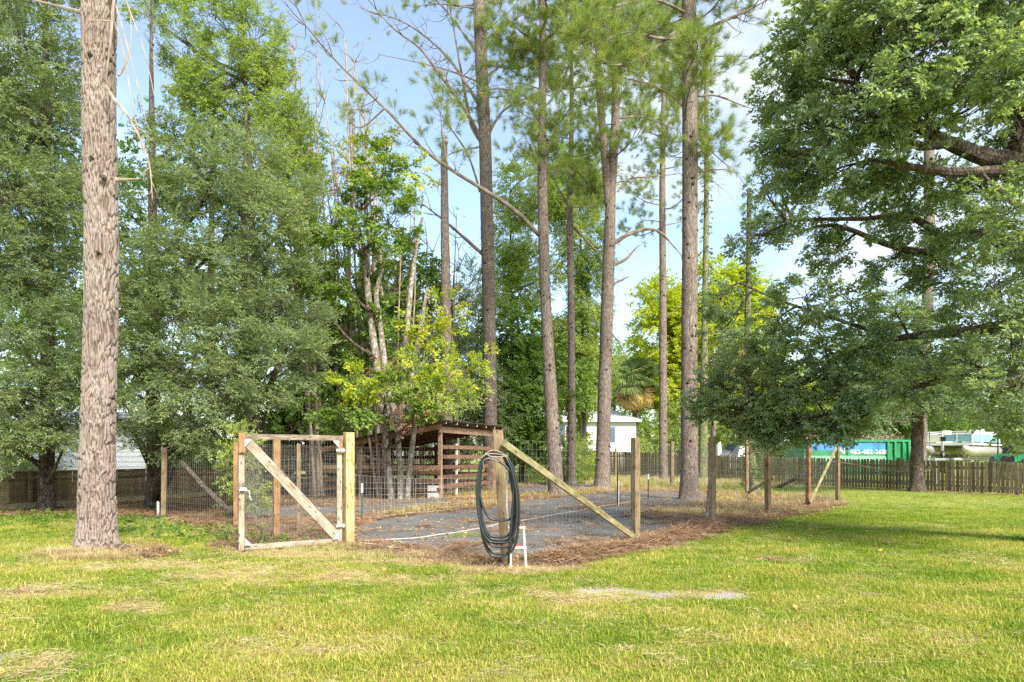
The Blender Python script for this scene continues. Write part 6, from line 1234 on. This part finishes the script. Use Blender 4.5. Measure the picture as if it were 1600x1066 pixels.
def small_building():
    d = 54; x0 = W(1224, 0, d).x; x1 = W(1300, 0, d).x; zt = W(0, 674, d).z; t = thing('outbuilding', 'small white gabled outbuilding half hidden above the clipped hedge', 'building', ((x0+x1)/2, d, 0))
    mb = MB(); mb.box(x0, x1, d, d+6, 0, zt); mb.build('wall', M['white'], t); plank_wall(t, x0, x1, d-.002, .4, zt-.1, 'siding', .22)
    zp = W(0, 661, d).z; xm = (x0+x1)/2+.6; mb = MB(); a = [(x0-.3, d-.3, zt), (x1+.3, d-.3, zt), (x1+.3, d+6.3, zt), (x0-.3, d+6.3, zt), (xm-1, d+3, zp+.25), (xm+1.0, d+3, zp+.25)]
    mb.add(a, [(0, 1, 5, 4), (1, 2, 5), (2, 3, 4, 5), (3, 0, 4), (3, 2, 1, 0)]); mb.build('roof', M['roofw'], t)
    mb = MB(); mb.beam((x0-.3, d-.32, zt-.05), (x1+.3, d-.32, zt-.05), .04, .14); mb.build('fascia', M['white'], t)
small_building()
def trailer_house():
    d = 27.5; x0 = W(52, 0, d).x; x1 = W(228, 0, d).x; z1 = W(0, 664, d).z; t = thing('mobile_home', 'grey-sided mobile home with a pale roof edge behind the left trees', 'house', ((x0+x1)/2, d, 0))
    mb = MB(); mb.box(x0, x1, d, d+4, .5, z1); mb.build('wall', M['siding'], t); plank_wall(t, x0, x1, d-.002, .5, z1-.1, 'siding', .2)
    mb = MB(); mb.box(x0-.3, x1+.25, d-.45, d+4.4, z1+.0, z1+.14); mb.build('roof_edge', M['white'], t)
    mb = MB(); a = [(x0-.3, d-.45, z1+.142), (x1+.25, d-.45, z1+.142), (x1+.25, d+4.4, z1+.142), (x0-.3, d+4.4, z1+.142), (x0, d+2, z1+.65), (x1, d+2, z1+.65)]; mb.add(a, [(0, 1, 5, 4), (1, 2, 5), (2, 3, 4, 5), (3, 0, 4)]); mb.build('roof', M['roofw'], t)
    mb = MB(); mb.box(x0+.3, x1-.3, d+.1, d+3.9, 0, .5); mb.build('skirt', M['fencedark'], t)
    for a, b in ((66, 92), (160, 178)):
        p, q = W(a, 705, d), W(b, 682, d); mb = MB(); mb.box(p.x, q.x, d-.07, d-.03, p.z, q.z); f = mb.build('window', M['white'], t); mb = MB(); mb.box(p.x+.06, q.x-.06, d-.09, d-.072, p.z+.06, q.z-.06); mb.build('pane', M['darkglass'], f)
    c = W(216, 690, d); mb = MB(); mb.tube([c+Vector((0, -.03, 0)), c+Vector((0, -.12, 0))], .12, 14); mb.build('wall_vent', M['black'], t)
trailer_house()

# ---------------------------------------------------------------- dumpster, boat, tractor, junk
class Frame:
    def __init__(s, o, yaw, k=1.0): s.k = k; s.o = Vector(o); s.x = Vector((math.cos(yaw), math.sin(yaw), 0)); s.y = Vector((-math.sin(yaw), math.cos(yaw), 0)); s.yaw = yaw
    def __call__(s, x, y, z): return s.o+(s.x*x+s.y*y+Vector((0, 0, z)))*s.k
    def box(s, mb, x0, x1, y0, y1, z0, z1, taper=0): mb.hexa([s(x0, y0, z0), s(x1, y0, z0), s(x1, y1, z0), s(x0, y1, z0), s(x0+taper, y0, z1), s(x1-taper, y0, z1), s(x1-taper, y1, z1), s(x0+taper, y1, z1)], z1-z0, x1-x0, y1-y0)
def part(t, f, name, mat, *boxes, label=None):
    mb = MB()
    for b in boxes: f.box(mb, *b)
    return mb.build(name, M[mat], t, label=label)
def dumpster():
    d = 40; o = W(1257, 714, d); o.z = 0; f = Frame(o, .06); Ln = W(1427, 0, d).x-o.x; t = thing('dumpster', 'green and blue roll-off dumpster heaped with brush behind the picket fence', 'dumpster', o)
    zt = 2.48; zl = 1.16; xs = 4.95
    part(t, f, 'body', 'green', (0, Ln, 0, .06, zl+.1, zt), (0, Ln, 2.3, 2.36, zl-.8, zt), (0, .06, .062, 2.298, zl-.8, zt), (Ln-.06, Ln, .062, 2.298, zl-.8, zt), (.062, Ln-.062, .062, 2.298, zl-.8, zl-.7))
    mb = MB(); mb.add([f(0, -.14, zl+.10), f(xs, -.14, zl+.10), f(xs, .0, zl+.40), f(0, .0, zl+.40), f(0, -.0, zl-.55), f(xs, -.0, zl-.55)], [(0, 1, 2, 3), (4, 5, 1, 0)]); mb.build('lower_skirt', M['green'], t)
    part(t, f, 'blue_band', 'blue', (.02, xs, -.012, -.002, zt-.62, zt-.10))
    part(t, f, 'top_rail', 'green', (-.05, Ln+.05, -.09, .0, zt-.10, zt+.02))
    part(t, f, 'lower_band', 'green', (.02, xs, -.010, -.002, zl+.42, zt-.63))
    for x in (xs+.02, xs+.45, xs+.95, Ln-.12): part(t, f, 'rib', 'green', (x, x+.11, -.13, -.002, zl-.4, zt-.10))
    part(t, f, 'end_skirt', 'green', (xs+.14, Ln, -.03, -.002, zl-.75, zl+.35)); part(t, f, 'pocket', 'black', (xs+.62, xs+.88, -.045, -.032, zl-.1, zl+.28))
    def txt(s, x, z, size, nm='lettering'):
        c = bpy.data.curves.new(nm, 'FONT'); c.body = s; c.size = size; c.extrude = .004; c.offset = .007; tmp = bpy.data.objects.new(nm, c); me = bpy.data.meshes.new_from_object(tmp); me.materials.clear(); me.materials.append(M['white']); bpy.data.objects.remove(tmp); q = bpy.data.objects.new(nm, me); COL.objects.link(q); q['kind'] = 'stuff'; q.parent = t
        q.matrix_parent_inverse = Matrix.Translation(-t.location); q.location = f(x, -.030, z); q.rotation_euler = (math.pi/2, 0, f.yaw); q.scale = (1.15, 1, 1)
    txt('N', 2.0, zt-.80, .52); txt('462-482-2688', 2.75, zt-.82, .36)
    mb = MB()
    for i in range(420):
        p = f(random.uniform(.2, Ln-.2), random.uniform(.2, 2.1), zt-.25+.25*math.exp(-((p_ := random.uniform(0, 1))-.5)**2)); v = Vector((random.gauss(0, 1), random.gauss(0, .5), random.gauss(.35, .35))).normalized()*random.uniform(.3, .9); mb.tube(curve_pts(p, p+v, 0, 4, .15), [.02, .016, .01, .004], 4, cap=False)
    mb.build('brush_heap', M['dead'], None, kind='stuff')
    n = 240; P = np.array([list(f(random.uniform(.2, Ln-.2), random.uniform(.2, 2.1), zt+random.uniform(-.2, .28))) for _ in range(n)]); scatter('brush_leaves', T['brown'], P, frames(rng.normal(0, 1, (n, 3))), rng.uniform(.6, 1, n), None)
dumpster()
def wheel(t, c, r, w, ax, hub='grey'):
    ax = Vector(ax).normalized(); mb = MB(); mb.tube([c-ax*w/2, c-ax*w*.35, c+ax*w*.35, c+ax*w/2], [r*.9, r, r, r*.9], 20); q = mb.build('wheel', M['tyre'], t); mb = MB(); mb.tube([c-ax*(w/2+.006), c+ax*(w/2+.006)], r*.5, 14); mb.build('rim', M[hub], q)
def boat():
    o = W(1520, 714, 36.5); o.z = 0; f = Frame(o, 2.29); f.y = Vector((-f.x.y, f.x.x, 0))                       # x runs along the bow edge to the left, y is checked below
    if f.y.y < 0: f.y = -f.y
    t = thing('pontoon_boat', 'white pontoon boat with pale teal side panels on a trailer behind the picket fence', 'boat', o); Wb = 2.35; Lb = 5.6; zd = 2.18; zr_ = 2.82
    for x in (.28, Wb-.28):
        s = [f(x, -.55, zd-.12), f(x, -.35, zd-.22), f(x, .0, zd-.30), f(x, .5, zd-.34), f(x, Lb, zd-.34), f(x, Lb+.1, zd-.34)]; mb = MB(); mb.tube(s, [.03, .14, .24, .29, .29, .2], 16); mb.build('pontoon', M['alu'], t, smooth=True)
        mb = MB(); mb.box(0, 0, 0, 0, 0, 0) if False else None
    part(t, f, 'deck', 'cream', (0, Wb, 0, Lb, zd-.04, zd+.05)); part(t, f, 'deck_trim', 'white', (-.03, Wb+.03, -.035, -.002, zd-.06, zd+.07))
    for q in range(6): part(t, f, 'cross_beam', 'grey', (.05, Wb-.05, .4+q*.95, .48+q*.95, zd-.10, zd-.042))
    def panel(p, q, mat, rails=True):
        mb = MB(); mb.beam(p+Vector((0, 0, (zr_-zd)*.46)), q+Vector((0, 0, (zr_-zd)*.46)), .02, (zr_-zd)*.62); mb.build('side_panel', M[mat], t)
        mb = MB(); u = Vector((0, 0, zr_-zd)); mb.tube([p+Vector((0, 0, .03)), p+u*.97, p+u+(q-p)*.03, q+u-(q-p)*.03, q+u*.97, q+Vector((0, 0, .03))], .022, 6); mb.build('rail', M['white'], t)
        mb = MB(); mb.tube([p+u*.85, q+u*.85], .016, 6); mb.build('rail', M['white'], t)
    panel(f(.05, .05, zd+.05), f(.75, .05, zd+.05), 'teal'); panel(f(1.45, .05, zd+.05), f(2.3, .05, zd+.05), 'cream')
    panel(f(.78, .07, zd+.05), f(1.42, .07, zd+.05), 'teal')
    for i in range(3): panel(f(.04, .12+i*1.75, zd+.05), f(.04, 1.8+i*1.75, zd+.05), 'teal')
    for i in range(3): panel(f(Wb-.04, .12+i*1.75, zd+.05), f(Wb-.04, 1.8+i*1.75, zd+.05), 'cream')
    for x in (.3, Wb-.75): part(t, f, 'bench', 'cream', (x, x+.45, 1.0, 2.2, zd+.06, zd+.46), (x, x+.12, 1.0, 2.2, zd+.462, zd+.8))
    part(t, f, 'console', 'white', (.4, .95, 3.2, 3.7, zd+.06, zd+.9)); part(t, f, 'folded_cover', 'cream', (.1, Wb-.1, 4.6, 5.2, zr_-.05, zr_+.12))
    part(t, f, 'bow_sign', 'black', (1.28, 1.52, .02, .035, zd+.18, zd+.42))
    tr = thing('boat_trailer', 'grey boat trailer under the pontoon boat', 'trailer', o)
    part(tr, f, 'frame', 'grey', (.5, .62, -1.3, Lb, zd-.86, zd-.74), (Wb-.62, Wb-.5, -1.3, Lb, zd-.86, zd-.74), (.62, Wb-.62, .3, .42, zd-.86, zd-.74), (.62, Wb-.62, 4.2, 4.32, zd-.86, zd-.74))
    part(tr, f, 'bunk', 'fencewood', (.30, .44, .3, Lb, zd-.73, zd-.64)); part(tr, f, 'bunk', 'fencewood', (Wb-.44, Wb-.30, .3, Lb, zd-.73, zd-.64))
    part(tr, f, 'tongue', 'grey', (Wb/2-.06, Wb/2+.06, -2.2, .3, zd-.88, zd-.76)); part(tr, f, 'winch_post', 'galv', (Wb/2-.05, Wb/2+.05, -.9, -.8, zd-.75, zd+.15)); part(tr, f, 'leg', 'grey', (Wb/2-.04, Wb/2+.04, -1.9, -1.8, 0, zd-.89), (.5, .6, 2.6, 2.7, 0, zd-.87), (Wb-.6, Wb-.5, 2.6, 2.7, 0, zd-.87))
    wheel(tr, f(Wb/2, -.85, zd-.55), .20, .12, f.x)
    for y in (3.0, 3.9):
        for x in (-.02, Wb+.02): wheel(tr, f(x, y, .9), .33, .2, f.x)
boat()
def tractor():
    o = W(1577, 714, 31); o.z = 0; f = Frame(o, math.pi+.9, 1.15); t = thing('tractor', 'small green garden tractor at the right edge behind the picket fence', 'tractor', o); zb = 1.0
    part(t, f, 'chassis', 'black', (-.6, .75, -.18, .18, zb-.3, zb)); part(t, f, 'hood', 'green', (.05, .85, -.24, .24, zb+.002, zb+.42, .05)); part(t, f, 'grille', 'black', (.86, .88, -.2, .2, zb+.04, zb+.34)); part(t, f, 'fender', 'green', (-.75, -.1, -.5, -.26, zb+.12, zb+.40, .08)); part(t, f, 'fender', 'green', (-.75, -.1, .26, .5, zb+.12, zb+.40, .08))
    part(t, f, 'seat', 'black', (-.62, -.2, -.22, .22, zb+.25, zb+.36)); part(t, f, 'seat_back', 'black', (-.68, -.6, -.22, .22, zb+.37, zb+.78))
    for y in (-.52, .52): wheel(t, f(-.42, y, .78), .62, .30, f.y, 'yellowpaint')
    for y in (-.42, .42): wheel(t, f(.62, y, .62), .42, .22, f.y, 'yellowpaint')
    for x, y in ((-.72, -.4), (-.72, .4)): mb = MB(); mb.tube([f(x, y, zb-.05), f(x-.05, y, zb+1.05)], .03, 8); mb.build('roll_bar', M['black'], t)
    mb = MB(); mb.tube([f(-.77, -.4, zb+1.08), f(-.77, .4, zb+1.08)], .03, 8); mb.build('roll_bar', M['black'], t)
    c = f(-.02, 0, zb+.68); mb = MB(); s = [c+f.y*.17*math.cos(a*.5236)+(Vector((0, 0, .14))+f.x*.08)*math.sin(a*.5236) for a in range(13)]; mb.tube(s, .014, 6); mb.build('steering_wheel', M['black'], t)
    part(t, f, 'steering_column', 'black', (-.03, .02, -.02, .02, zb+.43, zb+.68))
tractor()
def junk():
    d = 47
    for x, y0, y1, w_, mt, cat, lab in ((1124, 690, 712, 11, 'white', 'sheet', 'crumpled white sheet standing over the clutter behind the far fence'), (1143, 697, 712, 14, 'grey', 'box', 'low grey box in the clutter behind the far fence')):
        c = W(x, 714, d); k = d/FPX; hw = w_*k/2; mb = MB(); zt = W(0, y0, d).z; mb.add([(c.x-hw, d-.4, 0), (c.x+hw, d-.4, 0), (c.x+hw, d+.6, 0), (c.x-hw, d+.6, 0), (c.x-hw*.6, d-.2, zt*.95), (c.x+hw*.3, d-.1, zt), (c.x+hw*.7, d+.4, zt*.86), (c.x-hw*.5, d+.5, zt*.9)], [(0, 1, 5, 4), (1, 2, 6, 5), (2, 3, 7, 6), (3, 0, 4, 7), (4, 5, 6, 7)]); tag(mb.build('covered_heap' if mt == 'white' else 'storage_box', M[mt]), lab, cat)
    o = W(1158, 714, 46); o.z = 0; f = Frame(o, .25); t = thing('utility_trailer', 'grey utility trailer with a tilted lid behind the far fence', 'trailer', o)
    part(t, f, 'bed', 'grey', (-.9, 1.0, 0, 1.4, .7, 1.5)); mb = MB(); mb.beam(f(-1.0, .5, 1.55), f(-.3, .5, 2.35), 1.3, .04, side=f.y); mb.build('lid', M['darkglass'], t); part(t, f, 'cover', 'roofw', (-.2, 1.0, .1, 1.3, 1.502, 2.2, .2))
    for x in (-.4, .5): wheel(t, f(x, -.12, .38), .38, .2, f.y)
    o = W(1188, 714, 48); 
junk()
# clipped hedge with a dark base
hd = W(1232, 714, 45); t = thing('hedge', 'clipped green hedge in front of the small white outbuilding', 'hedge', (hd.x, hd.y, 0)); k = 45/FPX
P = np.c_[rng.uniform(W(1207, 0, 45).x, W(1272, 0, 45).x, 1500), 45+rng.uniform(-.6, .6, 1500), rng.uniform(.3, W(0, 694, 45).z, 1500)]; P[:, 1] = np.where(rng.random(1500) < .6, 44.4, P[:, 1])
scatter('leaves', T['broad'], P, frames(rng.normal(0, 1, (1500, 3))+[0, -.5, .4]), rng.uniform(.5, .8, 1500), t, rng.random(1500)*.8)
mb = MB()
for x in np.arange(W(1208, 0, 45).x, W(1272, 0, 45).x, .35):
    for q in range(3): mb.tube(curve_pts((x, 45, 0), (x+random.uniform(-.3, .3), 45+random.uniform(-.4, .4), 1.9), 0, 5, .08), [.03, .025, .02, .012, .006], 4, cap=False)
mb.build('stems', M['bark_dark'], t)

STUFF = dict(ground=('flat sandy garden ground with lawn and a brown straw bed', 'ground'), grass=('short yellow-green lawn grass blades', 'grass'), dry_grass=('long dry pale grass round posts and trunk bases', 'grass'),
    dead_thatch=('pale dead thatch lying in the lawn', 'thatch'), pine_straw=('brown pine straw covering the garden bed', 'straw'), weedy_grass=('yellowing weedy grass inside the pen', 'grass'), tall_grass=('tall grass along the foot of the far fences', 'grass'),
    wood_shavings=('pale wood shavings round the standpipe foot', 'shavings'), weed_tuft=('small green weed tuft growing through the grey fabric', 'weed'), yellow_litter=('yellow and brown fallen leaves behind the grey fabric', 'leaves'),
    yellowed_weeds=('yellowed weeds between the pine trunks', 'weeds'), leafy_weeds=('green leafy weeds along the left fence', 'weeds'), lawn_weeds=('tiny broadleaf weeds dotted in the lawn', 'weeds'), fallen_twigs=('thin fallen twigs on the lawn', 'twigs'),
    fallen_leaves=('fallen brown and yellow leaves on the ground', 'leaves'), treeline=('distant green treeline closing the view', 'trees'), brush_pile=('grey dead brush piled inside the shed', 'brush'), brush_heap=('dead branches heaped in the green dumpster', 'brush'),
    brush_leaves=('withered brown leaves on the brush in the dumpster', 'leaves'), dark_mulch=('dark mulch pile beside the pine trunks', 'mulch'), litter_clump=('ragged clump of brown litter on the grass', 'litter'))
for o in list(COL.objects):
    if o.parent is None and o.type == 'MESH' and not o.get('label'):
        k = o.name.split('.')[0]
        if k in STUFF: o['label'], o['category'] = STUFF[k]
